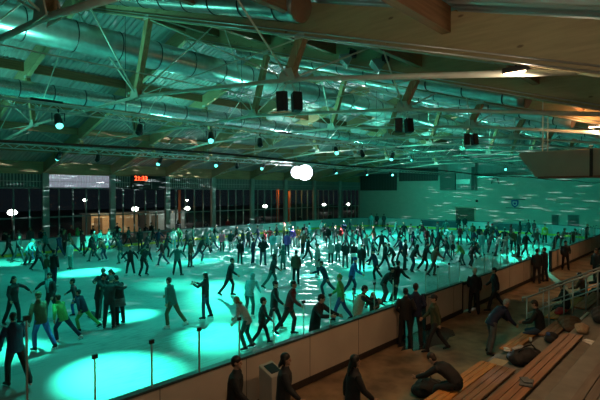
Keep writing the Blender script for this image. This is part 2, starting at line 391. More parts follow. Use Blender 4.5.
# ------------------------------------------------------------------ stage lamps
TEAL = (.05, 1.0, .68)
M_lens_teal = mat('lit_teal_lens', (.1, .9, .8), emit=(.12, .85, .75), estr=3.2)
M_lens_off = mat('dark_lens', (.02, .03, .035), rough=.1)
M_lens_white = mat('lit_white_lens', (.9, .9, 1), emit=(.80, .80, 1.0), estr=14)
M_lens_warm = mat('lit_warm_lens', (1, .7, .4), emit=(1, .62, .34), estr=22)
def light(name, kind, loc, energy, color, parent=None, **kw):
    d = bpy.data.lights.new(name, kind); d.energy = energy; d.color = color
    for k, v in kw.items():
        setattr(d, k, v)
    o = bpy.data.objects.new(name, d); COL.objects.link(o); o.location = loc
    return o
def aim(o, tgt):
    o.rotation_euler = (Vector(tgt) - o.location).to_track_quat('-Z', 'Y').to_euler()
def stage_lamp(px, Y, Z, label, lit=True, beams=(), lens=None, color=TEAL):
    X = on_y(px, Y); loc = Vector((X, Y, Z))
    t = thing('stage_lamp', label, 'stage lamp', loc, 'stage lamps on the lattice trusses')
    tg = Vector(beams[0][0]) if beams else loc + Vector((-1.2, -1.6, -2))
    d = (tg - loc).normalized()
    top = Z + .34
    b = MB(); b.tube([(X, Y, top + .08), (X, Y, top - .06)], .03, 8)
    side = d.cross(Vector((0, 0, 1))).normalized()
    b.tube([Vector((X, Y, top-.06)) , Vector((X, Y, top-.06)) + side*.2, loc + side*.2], .018, 6); b.tube([Vector((X, Y, top-.06)), Vector((X, Y, top-.06)) - side*.2, loc - side*.2], .018, 6)
    b.build('yoke', M_black, t)
    a = loc - d*.24; c = loc + d*.18
    MB().tube([a - d*.06, a, loc, c, c + d*.03], .15, 18, rs=[.07, .11, .13, .135, .14]).build('lamp_body', M_black, t)
    b = MB(); b.sphere(c + d*.035, .118, 16, 10); b.build('lens', lens or (M_lens_teal if lit else M_lens_off), t)
    for q, (pt, energy, size) in enumerate(beams):
        o = light('lamp_beam', 'SPOT', c + d*.20 + side*.05*q, energy, color, spot_size=R(size), spot_blend=1.0, shadow_soft_size=.1)
        aim(o, pt)
    if lit:
        o = light('lamp_wash', 'SPOT', c + d*.2, WASH*PK*(2.2 if X > 30 else 1), (.02, 1, .74), spot_size=R(165), spot_blend=.9, shadow_soft_size=.15)
        aim(o, loc + Vector((0, 0, -3)) + d*.6)
    return t
def pool(px, py): x, y = ground(px, py); return (x, y, 0)
T1, Z1, T2, Z2 = 17.0, 7.2, 28.0, 6.8
SL = [   # place in the row, lit, then its pools of light on the ice and beams added to brighten the end wall: (x, y, power, cone)
 (59, T1, Z1, 'lit teal stage lamp hanging at upper left on the nearer lattice truss', True, [(118, 374, 3600, 24), (14, 352, 900, 22)]),
 (140, T1, Z1, 'black unlit stage lamp hanging below the second wooden post from the left', False, []),
 (211, T1, Z1, 'lit teal stage lamp right of the black unlit lamp, nearer lattice truss', True, [(215, 336, 2200, 20), (130, 316, 1900, 17), (172, 285, 600, 30)]),
 (260, T1, Z1, 'black unlit stage lamp right of the lit one, left of the bright white floodlight', False, []),
 (336, T1, Z1, 'lit teal stage lamp just above right of the bright white floodlight', True, [(372, 298, 2300, 20), (262, 336, 2200, 17), (316, 276, 1200, 16)]),
 (362, T1, Z1, 'small black unlit lamp between two lit ones, right of the white floodlight', False, []),
 (392, T1, Z1, 'lit teal stage lamp above the left dark louvre of the end wall', True, [(362, 268, 1900, 20), (428, 262, 1400, 20), ((60.5, 17, 3.5), 0, 5200, 62)]),
 (411, T1, Z1, 'black unlit stage lamp above the second dark louvre of the end wall', False, []),
 (505, T1, Z1, 'small lit lamp in front of the end wall above the blue crest', True, [(542, 258, 2400, 22), (535, 247, 1500, 20), (505, 239, 1600, 20)]),
 (59, T2, Z2, 'lit teal stage lamp in front of the leftmost roof slope above the blank windows', True, [(10, 263, 1500, 22)]),
 (98, T2, Z2, 'small black unlit lamp left of the red clock scoreboard', False, []),
 (160, T2, Z2, 'lit teal stage lamp just above the red clock scoreboard', True, [(90, 272, 2600, 26), (96, 250, 900, 18)]),
 (216, T2, Z2, 'lit teal stage lamp right of the scoreboard, farther lattice truss', True, [(222, 293, 1900, 18), (178, 247, 1300, 18)]),
 (237, T2, Z2, 'small black unlit lamp between two teal ones left of the white floodlight', False, []),
 (263, T2, Z2, 'lit teal stage lamp nearest on the left to the bright white floodlight', True, [(198, 262, 1800, 20), (222, 243, 1000, 18)]),
 (335, T2, Z2, 'lit teal stage lamp nearest on the right below the bright white floodlight', True, [(376, 241, 2000, 16), (372, 231, 1300, 14)]),
 (366, T2, Z2, 'small lit teal lamp left of the end wall louvres, farther lattice truss', True, [(398, 236, 2200, 15), (448, 251, 1900, 18)]),
 (391, T2, Z2, 'small lit teal lamp right in front of the left end wall louvre', True, [(470, 240, 1900, 18), (440, 231, 1300, 16), ((60.5, 32, 4.0), 0, 1500, 95)]),
]
for px, Y, Z, lab, lit, beams in SL: stage_lamp(px, Y, Z, lab, lit, [(a if isinstance(a, tuple) else pool(a, c), e*PK*(WALLK if isinstance(a, tuple) else POOLK), s) for a, c, e, s in beams])
# the white flood and the projector box
fl = thing('floodlight', 'blazing white floodlight hanging over the ice in front of the windows', 'floodlight', (30.8, 28, 6.5))
FD = Vector((-.739, -.6738, -.10)).normalized(); FC = Vector((30.37, 27.12, 6.46))
b = MB(); b.tube([FC - FD*.8, FC - FD*.4, FC, FC + FD*.1], .6, 28, rs=[.25, .5, .68, .72]); b.build('reflector_housing', M_black, fl)
b = MB(); b.sphere(FC + FD*.05, .67, 28, 14, sc=(1, 1, .35), rot=FD.to_track_quat('Z', 'Y').to_matrix()); b.build('lens', M_lens_white, fl)
F2 = FC + Vector((-.46, .50, .0)) - FD*.25  # second glowing head stands in for the lit mirror ball
b = MB(); b.tube([F2 - FD*.8, F2 - FD*.4, F2, F2 + FD*.1], .6, 28, rs=[.18, .4, .54, .58]); b.build('reflector_housing', M_black, fl)
b = MB(); b.sphere(F2 + FD*.05, .54, 28, 14, sc=(1, 1, .35), rot=FD.to_track_quat('Z', 'Y').to_matrix()); b.build('lens', M_lens_white, fl)
b = MB(); b.tube([FC - FD*.3 + Vector((0, 0, .55)), (30.8, 27.95, 7.05)], .04, 8); b.build('hanger', M_black, fl)
o = light('floodlight_beam', 'SPOT', FC + FD*.5, FLOOD*PK, (.8, .9, 1), spot_size=R(110), spot_blend=.8, shadow_soft_size=.6); aim(o, (17, 15, 0))
# mirror ball specks, thrown by patterned lights added at the floodlight
def specks(loc, energy, name, sc, thr, color=(.85, 1, 1), flat=False):
    o = light(name, 'SPOT' if flat else 'POINT', loc, energy, color, shadow_soft_size=.02)
    if flat: o.data.spot_size = R(150); o.data.spot_blend = .5
    d = o.data; d.use_nodes = True; nt = d.node_tree; N = nt.nodes; L = nt.links
    em = next(n for n in N if n.type == 'EMISSION')
    ge = N.new('ShaderNodeNewGeometry'); sp = N.new('ShaderNodeSeparateXYZ'); L.new(ge.outputs['Incoming'], sp.inputs[0])
    at = N.new('ShaderNodeMath'); at.operation = 'ARCTAN2'; L.new(sp.outputs[1], at.inputs[0]); L.new(sp.outputs[0], at.inputs[1])
    asn = N.new('ShaderNodeMath'); asn.operation = 'ARCSINE'; L.new(sp.outputs[2], asn.inputs[0])
    a2 = N.new('ShaderNodeMath'); a2.operation = 'MULTIPLY'; a2.inputs[1].default_value = sc[0]; L.new(at.outputs[0], a2.inputs[0])
    e2 = N.new('ShaderNodeMath'); e2.operation = 'MULTIPLY'; e2.inputs[1].default_value = sc[1]; L.new(asn.outputs[0], e2.inputs[0])
    cb = N.new('ShaderNodeCombineXYZ'); L.new(a2.outputs[0], cb.inputs[0]); L.new(e2.outputs[0], cb.inputs[1])
    if flat:      # cells even on the ice below instead of even in angle
        for k in (0, 1):
            dv = N.new('ShaderNodeMath'); dv.operation = 'DIVIDE'; L.new(sp.outputs[k], dv.inputs[0]); L.new(sp.outputs[2], dv.inputs[1])
            mu = N.new('ShaderNodeMath'); mu.operation = 'MULTIPLY'; mu.inputs[1].default_value = sc[k]; L.new(dv.outputs[0], mu.inputs[0]); L.new(mu.outputs[0], cb.inputs[k])
    vo = N.new('ShaderNodeTexVoronoi'); vo.inputs['Scale'].default_value = 1.0; L.new(cb.outputs[0], vo.inputs['Vector'])
    mr = N.new('ShaderNodeMapRange'); mr.inputs[1].default_value = thr; mr.inputs[2].default_value = thr*.55; mr.inputs[3].default_value = 0; mr.inputs[4].default_value = 1
    L.new(vo.outputs['Distance'], mr.inputs[0]); L.new(mr.outputs[0], em.inputs['Strength'])
    return o
specks(FC + FD*1.0 + Vector((0, 0, -.3)), 5200*PK*SPK, 'wall_specks', (10, 105), .27)
specks(FC + FD*1.0 + Vector((0, 0, -.3)), 5200*PK*ICEK, 'ice_specks', (15, 9), .33, flat=True)
# black loudspeakers hanging in pairs from the inner steel nodes
for i in (1, 2, 3):
    X = TX[i]; y, z = 8.3, 7.5
    t = thing('loudspeaker_pair', 'pair of black loudspeakers hung under the %s' % ['', 'steel node of the nearest full roof truss', 'steel node of the truss with two floodlights', 'third truss node, left of the beige housing'][i], 'loudspeakers', (X, y, z-.75))
    for s in (-1, 1):
        b = MB(); b.box((X + s*.17, y - s*.1, z-.42), (.25, .25, .5), rz=.75 + s*.3, ry=s*.16); b.bevel(.02); b.build('speaker', M_black, t)
    b = MB(); b.tube([(X-.17, y+.1, z-.2), (X-.05, y, z+.1)], .015, 6); b.tube([(X+.17, y-.1, z-.2), (X+.05, y, z+.1)], .015, 6); b.build('bracket', M_steel, t)
# floodlights (off) on the second full truss
for px, pyy, lab in ((350, 57, 'unlit grey floodlight under the timber rafter, left of two'), (382, 62, 'unlit grey floodlight under the timber rafter, right of two')):
    X = TX[2] - .45; Y = on_x(px, X); Z = height(X, Y, pyy); L_ = Vector((X, Y, Z))
    t = thing('floodlight', lab, 'floodlight', L_, 'unlit floodlights')
    d = Vector((-.5, .6, -.62)).normalized(); s = d.cross(Vector((0, 0, 1))).normalized(); u = s.cross(d)
    b = MB(); c0 = L_ - d*.0; c1 = L_ + d*.35
    ring = lambda c, w, h: [c + s*a*w + u*e*h for a, e in ((-1, -1), (1, -1), (1, 1), (-1, 1))]
    A = [b.b.verts.new(p) for p in ring(c0, .12, .1)]; B = [b.b.verts.new(p) for p in ring(c1, .34, .24)]
    b.b.faces.new(A[::-1])
    for k in range(4): b.b.faces.new((A[k], A[(k+1) % 4], B[(k+1) % 4], B[k]))
    b.b.faces.new(B); b.build('reflector', M_alu, t)
    b = MB(); b.bar(c1 + d*.005 - s*.3, c1 + d*.005 + s*.3, .015, .42, up=u); b.build('front_glass', mat('flood_glass', (.35, .42, .42), rough=.12), t)
    MB().box(L_ - d*.12, (.3, .26, .22), rz=.7).build('ballast_box', M_black, t)
    b = MB(); b.tube([L_ - d*.1, L_ + Vector((0, 0, .3)), (X + .42, Y, Z + .3)], .025, 6); b.build('bracket', M_black, t)
# warm lamps over the stand
def warm(X, Y, Z, label, en, lens=True, size=150, spill=0):
    t = thing('work_lamp', label, 'lamp', (X, Y, Z), 'warm lamps over the stand')
    b = MB(); b.box((X, Y, Z+.05), (.22, .42, .09)); b.bevel(.012); b.build('housing', M_black, t)
    MB().box((X, Y, Z-.005), (.16, .36, .02)).build('lens', M_lens_warm if lens else M_lens_off, t)
    b = MB(); b.tube([(X, Y, Z+.09), (X, Y, beam_z(Y)+.01)], .02, 6); b.build('stem', M_black, t)
    if en:
        o = light('warm_beam', 'SPOT', (X, Y, Z-.08), en*WARM, (1, .50, .22), spot_size=R(size), spot_blend=.7, shadow_soft_size=.12)
        aim(o, (X + .3, Y - .2, 0))
    if spill: light('rafter_fill', 'POINT', (X, Y-.2, Z-.3), spill*SPILL, (1, .80, .54), shadow_soft_size=.1)  # added point fill that lifts the rafters nearby
    return t
warm(8.7, 2.75, 6.86, 'small bright lamp under the nearest full rafter at upper right', 75, spill=34)
warm(8.7, .9, 6.3, 'small lamp with dark front under the rafter near the right edge', 0, False)
warm(20.3, 3.6, 7.18, 'warm glowing lamp on the rafter above the beige housing', 170, spill=40)
light('rafter_glow', 'POINT', (19.75, 3.85, 7.42), 28, (1, .48, .18), shadow_soft_size=.08)
warm(2.9, 2.75, 6.86, 'added warm fill lamp over the bleachers near the camera', 0, spill=190)  # unseen lamp added as fill for the nearest rafters
warm(32.0, 2.75, 6.86, 'warm lamp over the far end of the bleachers', 90)

# ------------------------------------------------------------------ dasher boards
BH = 1.2
GATES = [(13.25, 14.75, 'open'), (17.75, 19.05, 'shut'), (29.3, 30.6, 'open')]
t = thing('rink_boards', 'white rink boards running round the ice with yellow kick strip', 'rink boards', (26, NEAR_Y, 0))
outline = rounded(X0, NEAR_Y, X1, FAR_Y, RAD, 8)
def off(pts, d):
    n = len(pts); out = []
    for i in range(n):
        p = Vector(pts[i]); a = Vector(pts[i-1]); c = Vector(pts[(i+1) % n])
        tn = ((p-a).normalized() + (c-p).normalized()).normalized(); nn = Vector((tn.y, -tn.x)); out.append(p + nn*d)
    return out
# near straight run is split at the gates; the rest follows the curve
runs = []; xs = X0 + RAD
for ga, gb, _ in GATES: runs.append([(xs, NEAR_Y), (ga, NEAR_Y)]); xs = gb
runs.append([(xs, NEAR_Y)] + outline[0:] + [(X0+RAD, NEAR_Y)])
def ribbon(pts, d0, d1, z0, z1, b=None, close=False):
    b = b or MB(); P = [Vector(p) for p in pts]; n = len(P); A = []
    for i, p in enumerate(P):
        a = P[max(0, i-1)]; c = P[min(n-1, i+1)]
        if (c-a).length < 1e-6: continue
        tn = (c-a).normalized(); nn = Vector((tn.y, -tn.x))
        A.append([b.b.verts.new((*(p + nn*d), z)) for d, z in ((d0, z0), (d1, z0), (d1, z1), (d0, z1))])
    for u, v in zip(A, A[1:]):
        for k in range(4): b.b.faces.new((u[k], u[(k+1) % 4], v[(k+1) % 4], v[k]))
    b.b.faces.new(A[0]); b.b.faces.new(A[-1][::-1]); return b
def dedupe(p):
    o = []
    for q in p:
        if not o or (Vector(q)-Vector(o[-1])).length > 1e-3: o.append(q)
    return o
runs = [dedupe(r) for r in runs]
for r in runs:
    ribbon(r, .03, .12, 0, BH-.03).build('outer_panel', M_board, t)
    ribbon(r, -.0, .03, .2, BH-.03).build('inner_panel', M_board_in, t)
    ribbon(r, -.015, .03, 0, .2).build('kick_plate', M_kick, t)
    ribbon(r, -.02, .14, BH-.03, BH+.02).build('cap_rail', M_cap_rail, t)
    ribbon(r, .12, .15, 0, .16).build('base_trim', M_dark, t)
b = MB(); x = 4.5
while x < 48:
    if not any(ga-.1 < x < gb+.1 for ga, gb, _ in GATES): b.mm((x-.006, NEAR_Y-.123, .16), (x+.006, NEAR_Y-.118, BH-.04))
    x += 2.08
b.build('panel_joint', M_dark, t)
for i, (ga, gb, st) in enumerate(GATES):
    g = thing('rink_gate', ['gate frame of the wide open gap where two men stand', 'shut rink gate with black steel frame behind the person in dark jacket', 'open rink gate with teal light shining through beside the standing couple'][i], 'gate', ((ga+gb)/2, NEAR_Y, 0), 'gates in the near boards')
    b = MB()
    for x in (ga+.045, gb-.045): b.mm((x-.03, NEAR_Y-.14, 0), (x+.03, NEAR_Y+.02, BH+.03))
    b.build('gate_frame', M_black, g)
    if st == 'shut':
        MB().mm((ga+.08, NEAR_Y-.11, .05), (gb-.08, NEAR_Y-.01, BH)).build('gate_leaf', M_board, g)
        MB().mm((ga+.08, NEAR_Y-.15, BH-.12), (gb-.08, NEAR_Y-.11, BH-.02)).build('latch_bar', M_black, g)
# glass on the boards
def glass_run(xa, xb, z1, label, tall=False):
    g = thing('glass_screen', label, 'glass screen', ((xa+xb)/2, NEAR_Y-.05, BH), 'glass screens on the near boards')
    n = max(1, round((xb-xa)/1.04)); st = (xb-xa)/n
    for k in range(n):
        MB().mm((xa+k*st+.012, NEAR_Y-.056, BH+.02), (xa+(k+1)*st-.012, NEAR_Y-.044, z1)).build('glass_pane', M_glass, g)
    for k in range(n+1):
        x = xa + k*st
        p = MB(); p.mm((x-.012, NEAR_Y-.064, BH+.02), (x+.012, NEAR_Y-.036, z1-.02)); p = p.build('post', M_alu, g)
        MB().box((x, NEAR_Y-.05, z1+.01), (.085, .045, .07)).build('clamp', M_black, p)
glass_run(-.8, 2.34, 2.87, 'taller glass screen above the boards at the lower left corner')
glass_run(3.35, 8.5, 2.03, 'lower glass screen with black clamps above the nearest boards')
glass_run(9.54, 12.7, 2.03, 'glass screen behind the men leaning on the boards')
glass_run(14.85, 17.65, 2.03, 'short glass screen between the open gap and the shut gate')
glass_run(19.2, 29.2, 2.03, 'long glass screen past the shut gate toward the far end')
glass_run(30.7, 44.0, 2.03, 'farthest glass screen near the end wall corner')
# advert boards along the far side
ADS = [(-.5, 5.2, 'OOKAM', (.14, .42, .16), (.02, .03, .03), 'pale advert board with dark lettering on the far boards at left'), (8.2, 12.8, '', (.72, .76, .76), None, 'blank white advert board on the far boards at left'),
       (15.5, 18.7, '', (.75, .78, .80), None, 'blank white advert board left of the warm lit kiosk'), (19.3, 24.4, '', (.20, .05, .05), None, 'dark red advert board below the warm lit kiosk'),
       (36.0, 40.5, '', (.65, .70, .68), None, 'pale advert board at the middle of the far boards'), (41.5, 46.5, '', (.68, .72, .70), None, 'pale advert board on the far boards below the bright floodlight')]
def lettering(txt, name, loc, rot, size, m, parent, ext=.004):
    c = bpy.data.curves.new(name, 'FONT'); c.body = txt; c.size = size; c.extrude = ext; c.align_x = 'CENTER'; c.align_y = 'CENTER'
    tmp = bpy.data.objects.new(name, c); COL.objects.link(tmp)
    dg = bpy.context.evaluated_depsgraph_get(); dg.update()
    me = bpy.data.meshes.new_from_object(tmp.evaluated_get(dg)); bpy.data.objects.remove(tmp); bpy.data.curves.remove(c)
    me.materials.clear(); me.materials.append(m)
    o = bpy.data.objects.new(name, me); COL.objects.link(o); o.rotation_euler = rot
    o.location = Vector(loc) - (WORLD[parent.name] if parent else Vector()); o.parent = parent
    return o
for xa, xb, txt, c, tc, lab in ADS:
    b = MB(); b.mm((xa, FAR_Y-.024, .26), (xb, FAR_Y-.004, 1.12)); o = b.build('advert_board', mat('advert_%s' % lab[:24], c, rough=.4, vary=.06, scale=2))
    tag(o, lab, 'advert board', 'advert boards on the far boards')
    if txt: lettering(txt, 'lettering', ((xa+xb)/2 + (.9 if txt[0] == 'O' else 0), FAR_Y-.03, .70), (R(90), 0, 0), .52, mat('print_%s' % txt[0], tc, rough=.5), o, .003)
# end boards adverts
for ya, yb, c, lab in ((29.4, 24.5, (.03, .06, .08), 'dark advert board on the end boards left of the doorway'), (24.0, 21.0, (.55, .6, .6), 'pale advert board on the end boards below the doorway'), (20.2, 16.2, (.05, .07, .08), 'dark striped advert board on the end boards below the crest')):
    o = MB().mm((X1-.024, yb, .3), (X1-.004, ya, 1.1)).build('advert_board', mat('advert_%s' % lab[:30], c, rough=.4, vary=.1, scale=2))
    tag(o, lab, 'advert board', 'advert boards on the end boards')

# ------------------------------------------------------------------ scoreboard on the window wall
ya = WALL_Y - .3
sx0, sx1 = on_y(131.5, ya), on_y(168, ya); zt, zb = height(sx0, ya, 175.5), height(sx0, ya, 190)
sb = thing('scoreboard', 'black scoreboard with red digits reading 21:33 over the windows', 'scoreboard', ((sx0+sx1)/2, ya, zb))
b = MB(); b.mm((sx0, ya-.05, zb), (sx1, ya+.14, zt)); b.bevel(.02); b.build('cabinet', mat('scoreboard_black', (.02, .022, .024), rough=.4, vary=.1, scale=3), sb)
M_led = mat('red_led', (1, .1, .03), emit=(1, .07, .02), estr=7)
lettering('21:33', 'clock_digits', (on_y(140.8, ya), ya-.07, height(sx0, ya, 178.4)), (R(90), 0, 0), .62, M_led, sb, .01)
M_txt = mat('grey_print', (.45, .48, .48), rough=.5)
for k, (px, pyy, w) in enumerate(((136, 184, .62), (146, 184, .72), (141, 188, .4))):
    x = on_y(px-2.5, ya); z = height(sx0, ya, pyy); c = MB()
    for q in range(5): c.mm((x+q*w/5, ya-.06, z-.06), (x+q*w/5+w/7, ya-.052, z+.08))
    c.build('printed_caption', M_txt, sb)
MB().mm((on_y(151.5, ya)-.03, ya-.058, zb+.1), (on_y(151.5, ya)+.03, ya-.052, zt-.25)).build('divider', M_txt, sb)

# ------------------------------------------------------------------ end wall fittings
ex = END_X - .02
def EY(px): return on_x(px, ex)
def EZ(px, pyy): return height(ex, EY(px), pyy)
def endbox(name, label, cat, p0, p1, y0, y1, depth, m, parent=None, slats=0):
    ya, yb = EY(p1), EY(p0); z1, z0 = EZ((p0+p1)/2, y0), EZ((p0+p1)/2, y1)
    b = MB(); b.mm((ex-depth, ya, z0), (ex, yb, z1))
    o = b.build(name, m, parent)
    if label: tag(o, label, cat)
    if slats:
        s = MB()
        for k in range(slats):
            y = ya + (yb-ya)*(k+.5)/slats; s.mm((ex-depth-.04, y-.05, z0+.05), (ex-depth, y+.05, z1-.05))
        s.build('slats', mat('dark_louvre_blade', (.09, .10, .10), rough=.6), o)
    return o
M_dk = mat('dark_louvre', (.05, .055, .055), rough=.6, vary=.1, scale=4)
endbox('wall_louvre', 'dark louvre panel on the end wall beside the window corner', 'louvre', 360.5, 397, 174, 190.5, .06, M_dk, slats=24)
endbox('wall_louvre', 'second dark louvre panel on the end wall, set higher', 'louvre', 399, 438, 168, 181, .06, M_dk, slats=24)
endbox('ventilation_box', 'dark square ventilation box on the end wall', 'ventilation box', 442, 457, 173.5, 190, .7, mat('dark_green_metal', (.10, .13, .12), rough=.5, vary=.1, scale=3))
vb = thing('air_handler', 'tall grey air duct outlet on the end wall beside the dark square box', 'air duct', (ex-.6, EY(467), EZ(467, 190)))
ya, yb = EY(477), EY(458); zt, zb = EZ(467, 163), EZ(467, 190)
b = MB(); b.mm((ex-.75, ya, zb), (ex, yb, zt)); b.bevel(.03); b.build('casing', M_gable, vb)
MB().mm((ex-.80, EY(472), EZ(467, 184)), (ex-.74, EY(458.5), EZ(467, 179.5))).build('outlet_grille', mat('bright_grille', (.75, .8, .78), rough=.3, metal=.3), vb)
MB().mm((ex-.77, ya+.02, zb+.02), (ex-.74, EY(473.5), zt-.6)).build('side_panel', M_dk, vb)
dr = thing('door_1', None, None, (ex, EY(465), 0)); struct(dr, 'large roller door in pale frame on the end wall')
b = MB(); z1 = EZ(465, 206.5); y0, y1 = EY(476), EY(455)
b.mm((ex-.06, y0, 0), (ex+.02, y0+.16, z1)); b.mm((ex-.06, y1-.16, 0), (ex+.02, y1, z1)); b.mm((ex-.06, y0, z1-.16), (ex+.02, y1, z1)); b.build('frame', mat('pale_door_frame', (.55, .45, .36), rough=.6, vary=.1, scale=4), dr)
b = MB(); k = 0; z = .02
while z < z1-.2: b.mm((ex-.03, y0+.16, z), (ex+.01, y1-.16, z+.13)); z += .15
b.build('roller_slats', mat('roller_door', (.09, .075, .055), rough=.6, vary=.1, scale=3), dr)
for k, (p0, p1, t_) in enumerate(((551.5, 559.5, 214.5), (567.5, 580, 214.5))):
    d = thing('door_%d' % (k+2), None, None, (ex, EY((p0+p1)/2), 0)); struct(d, 'dark door in the end wall')
    ya, yb, z1 = EY(p1), EY(p0), EZ((p0+p1)/2, t_)
    MB().mm((ex-.03, ya+.08, 0), (ex, yb-.08, z1-.08)).build('door_leaf', mat('dark_door', (.05, .06, .06), rough=.4, vary=.1, scale=3), d)
    b = MB(); b.mm((ex-.05, ya, 0), (ex, ya+.08, z1)); b.mm((ex-.05, yb-.08, 0), (ex, yb, z1)); b.mm((ex-.05, ya, z1-.08), (ex, yb, z1)); b.build('frame', M_frame, d)
# crest: blue shield between two dark bars
cr = thing('wall_crest', 'blue shield crest between two dark bars on the end wall', 'emblem', (ex-.05, EY(515), EZ(515, 208)))
M_blue = mat('crest_blue', (.02, .07, .28), rough=.4, vary=.08, scale=4); M_cw = mat('crest_white', (.6, .66, .7), rough=.4); M_bar = mat('crest_bar', (.02, .03, .06), rough=.4)
yc = EY(515); z1, z0 = EZ(515, 199.3), EZ(515, 208)
for z, w in ((z1, 1.25), (z0, 1.15)): MB().mm((ex-.05, yc-w*.95, z-.04), (ex-.02, yc+w*.95, z+.04)).build('bar', M_bar, cr)
def shield(s, x, m, nm):
    zc = (z0+z1)/2; pts = [(x, yc+a*s, zc+c*s) for a, c in ((-.5, .52), (.5, .52), (.5, -.05), (.36, -.34), (0, -.56), (-.36, -.34), (-.5, -.05))]
    MB().prism(pts, (.02, 0, 0)).build(nm, m, cr)
shield(.86, ex-.04, M_blue, 'shield'); shield(.52, ex-.055, M_cw, 'shield_field'); shield(.30, ex-.07, M_blue, 'shield_centre')
# hoop-like bracket and small dark fitting
b = MB(); y = EY(496); z = EZ(496, 179)
b.tube([(ex, y+.3, z), (ex-.5, y+.25, z+.1), (ex-.5, y-.25, z+.1), (ex, y-.3, z)], .04, 6); b.tube([(ex-.5, y+.25, z+.1), (ex-.35, y+.45, z-.6)], .04, 6); b.tube([(ex-.5, y-.25, z+.1), (ex-.35, y-.45, z-.6)], .04, 6)
tag(b.build('wall_bracket', M_black), 'small black bracket high on the end wall above the crest', 'bracket')
b = MB(); b.sphere((ex-.1, EY(477), EZ(477, 201)), .16, 12, 8); b.tube([(ex-.1, EY(477), EZ(477, 201)), (ex+.02, EY(477), EZ(477, 201))], .06, 8)
tag(b.build('wall_siren', M_black), 'small black dome fitting on the end wall right above the roller door', 'fitting')
b = MB(); z = 7.0; b.tube([(ex-.25, EY(479), z), (ex-.25, 4, z)], .16, 14); b.mm((ex-.42, 4, z-.36), (ex, EY(479), z-.2))
tag(b.build('gutter_pipe', M_duct), 'shiny teal lit pipe along the top of the end wall', 'pipe')

# ------------------------------------------------------------------ night outside the windows
struct(MB().mm((-40, WALL_Y+.3, -.4), (140, 130, -.1)).build('ground_outside', M_outdoor))
def kiosk(p0, p1, topy, Y, label, m, dark=None):
    xa, xb = on_y(p0, Y), on_y(p1, Y); z1 = height((xa+xb)/2, Y, topy)
    k = thing('kiosk', label, 'kiosk', ((xa+xb)/2, Y, -.1))
    b = MB(); b.mm((xa, Y, -.1), (xb, Y+2.4, z1)); b.bevel(.12, 2); b.build('body', m, k)
    b = MB(); b.mm((xa-.15, Y-.2, z1), (xb+.15, Y+2.6, z1+.12)); b.build('roof', M_frame, k)
    MB().mm((xa+.3, Y-.03, -.05), (xa+1.2, Y+.01, 1.95)).build('door', mat('kiosk_door', (.2, .14, .09), rough=.6), k)
    return (xa+xb)/2
kx = kiosk(91, 138, 214, 50, 'warm lit beige kiosk outside the windows', mat('kiosk_beige', (.72, .52, .34), rough=.7, vary=.06, scale=1))
kiosk(149, 186, 211.5, 51, 'pale grey kiosk outside the windows right of the warm one', mat('kiosk_white', (.62, .62, .58), rough=.7, vary=.06, scale=1))
light('kiosk_glow', 'AREA', (kx-2, 46.2, 3.4), 130, (1, .66, .36), size=2.5).rotation_euler = (R(60), 0, 0)
light('kiosk_glow', 'AREA', (on_y(168, 51), 47.5, 3.4), 60, (.8, .95, .9), size=2.5).rotation_euler = (R(60), 0, 0)
M_street = mat('street_lamp_glow', (1, 1, 1), emit=(1, .96, .86), estr=16)
for px, pyy, Y, r, lab in ((12, 212.5, 58, .42, 'street lamp glowing outside the leftmost windows'), (85, 200, 75, .26, 'small dim street lamp outside above the warm kiosk'), (135, 209, 62, .42, 'street lamp glowing outside right above the warm kiosk'),
                      (187, 208.5, 62, .40, 'street lamp glowing outside right of the pale kiosk'), (187, 200.3, 80, .22, 'small high street lamp outside above another lamp right of the pale kiosk'), (265, 206.3, 66, .40, 'street lamp glowing outside left of the orange posts'),
                      (324, 204.6, 70, .42, 'street lamp outside below right of the bright floodlight, left of two'), (348, 204.2, 72, .42, 'street lamp outside near the end wall corner, right of two')):
    X = on_y(px, Y); Z = height(X, Y, pyy); t = thing('street_lamp', lab, 'street lamp', (X, Y, -.1), 'street lamps outside')
    b = MB(); b.sphere((X, Y, Z), r, 16, 10, sc=(1.15, 1, .75)); b.build('lamp_head', M_street, t)
    b = MB(); b.tube([(X, Y, -.1), (X, Y, Z-r*.7)], .07, 8); b.build('pole', M_dark, t)
M_or = mat('sodium_lit_post', (.55, .16, .04), rough=.5, vary=.1, scale=5)  # orange light on the posts put into their colour
for px, top, lab in ((277.7, 177.5, 'orange lit post by the windows, taller of the two'), (289.5, 191, 'orange lit post by the windows, shorter one at right')):
    Y = 44.2; X = on_y(px, Y); z = height(X, Y, top)
    tag(MB().mm((X-.13, Y-.13, -.1), (X+.13, Y+.13, z)).build('outdoor_post', M_or), lab, 'post')
    light('sodium_glow', 'POINT', (X-.45, Y-.75, 4.6), 60, (1, .36, .06), shadow_soft_size=.1)
for px, lab in ((166.5, 'reddish lit post outside at left of the pale kiosk'), (179.5, 'reddish lit post outside in front of the pale kiosk')):
    Y = 46; X = on_y(px, Y)
    tag(MB().mm((X-.1, Y-.1, -.1), (X+.1, Y+.1, 5)).build('outdoor_post', mat('red_lit_post', (.5, .22, .12), rough=.5)), lab, 'post')  # reddish light on these posts put into the colour too
light('sodium_glow', 'POINT', (on_y(172, 45), 44.8, 3.2), 40, (1, .5, .25), shadow_soft_size=.1)

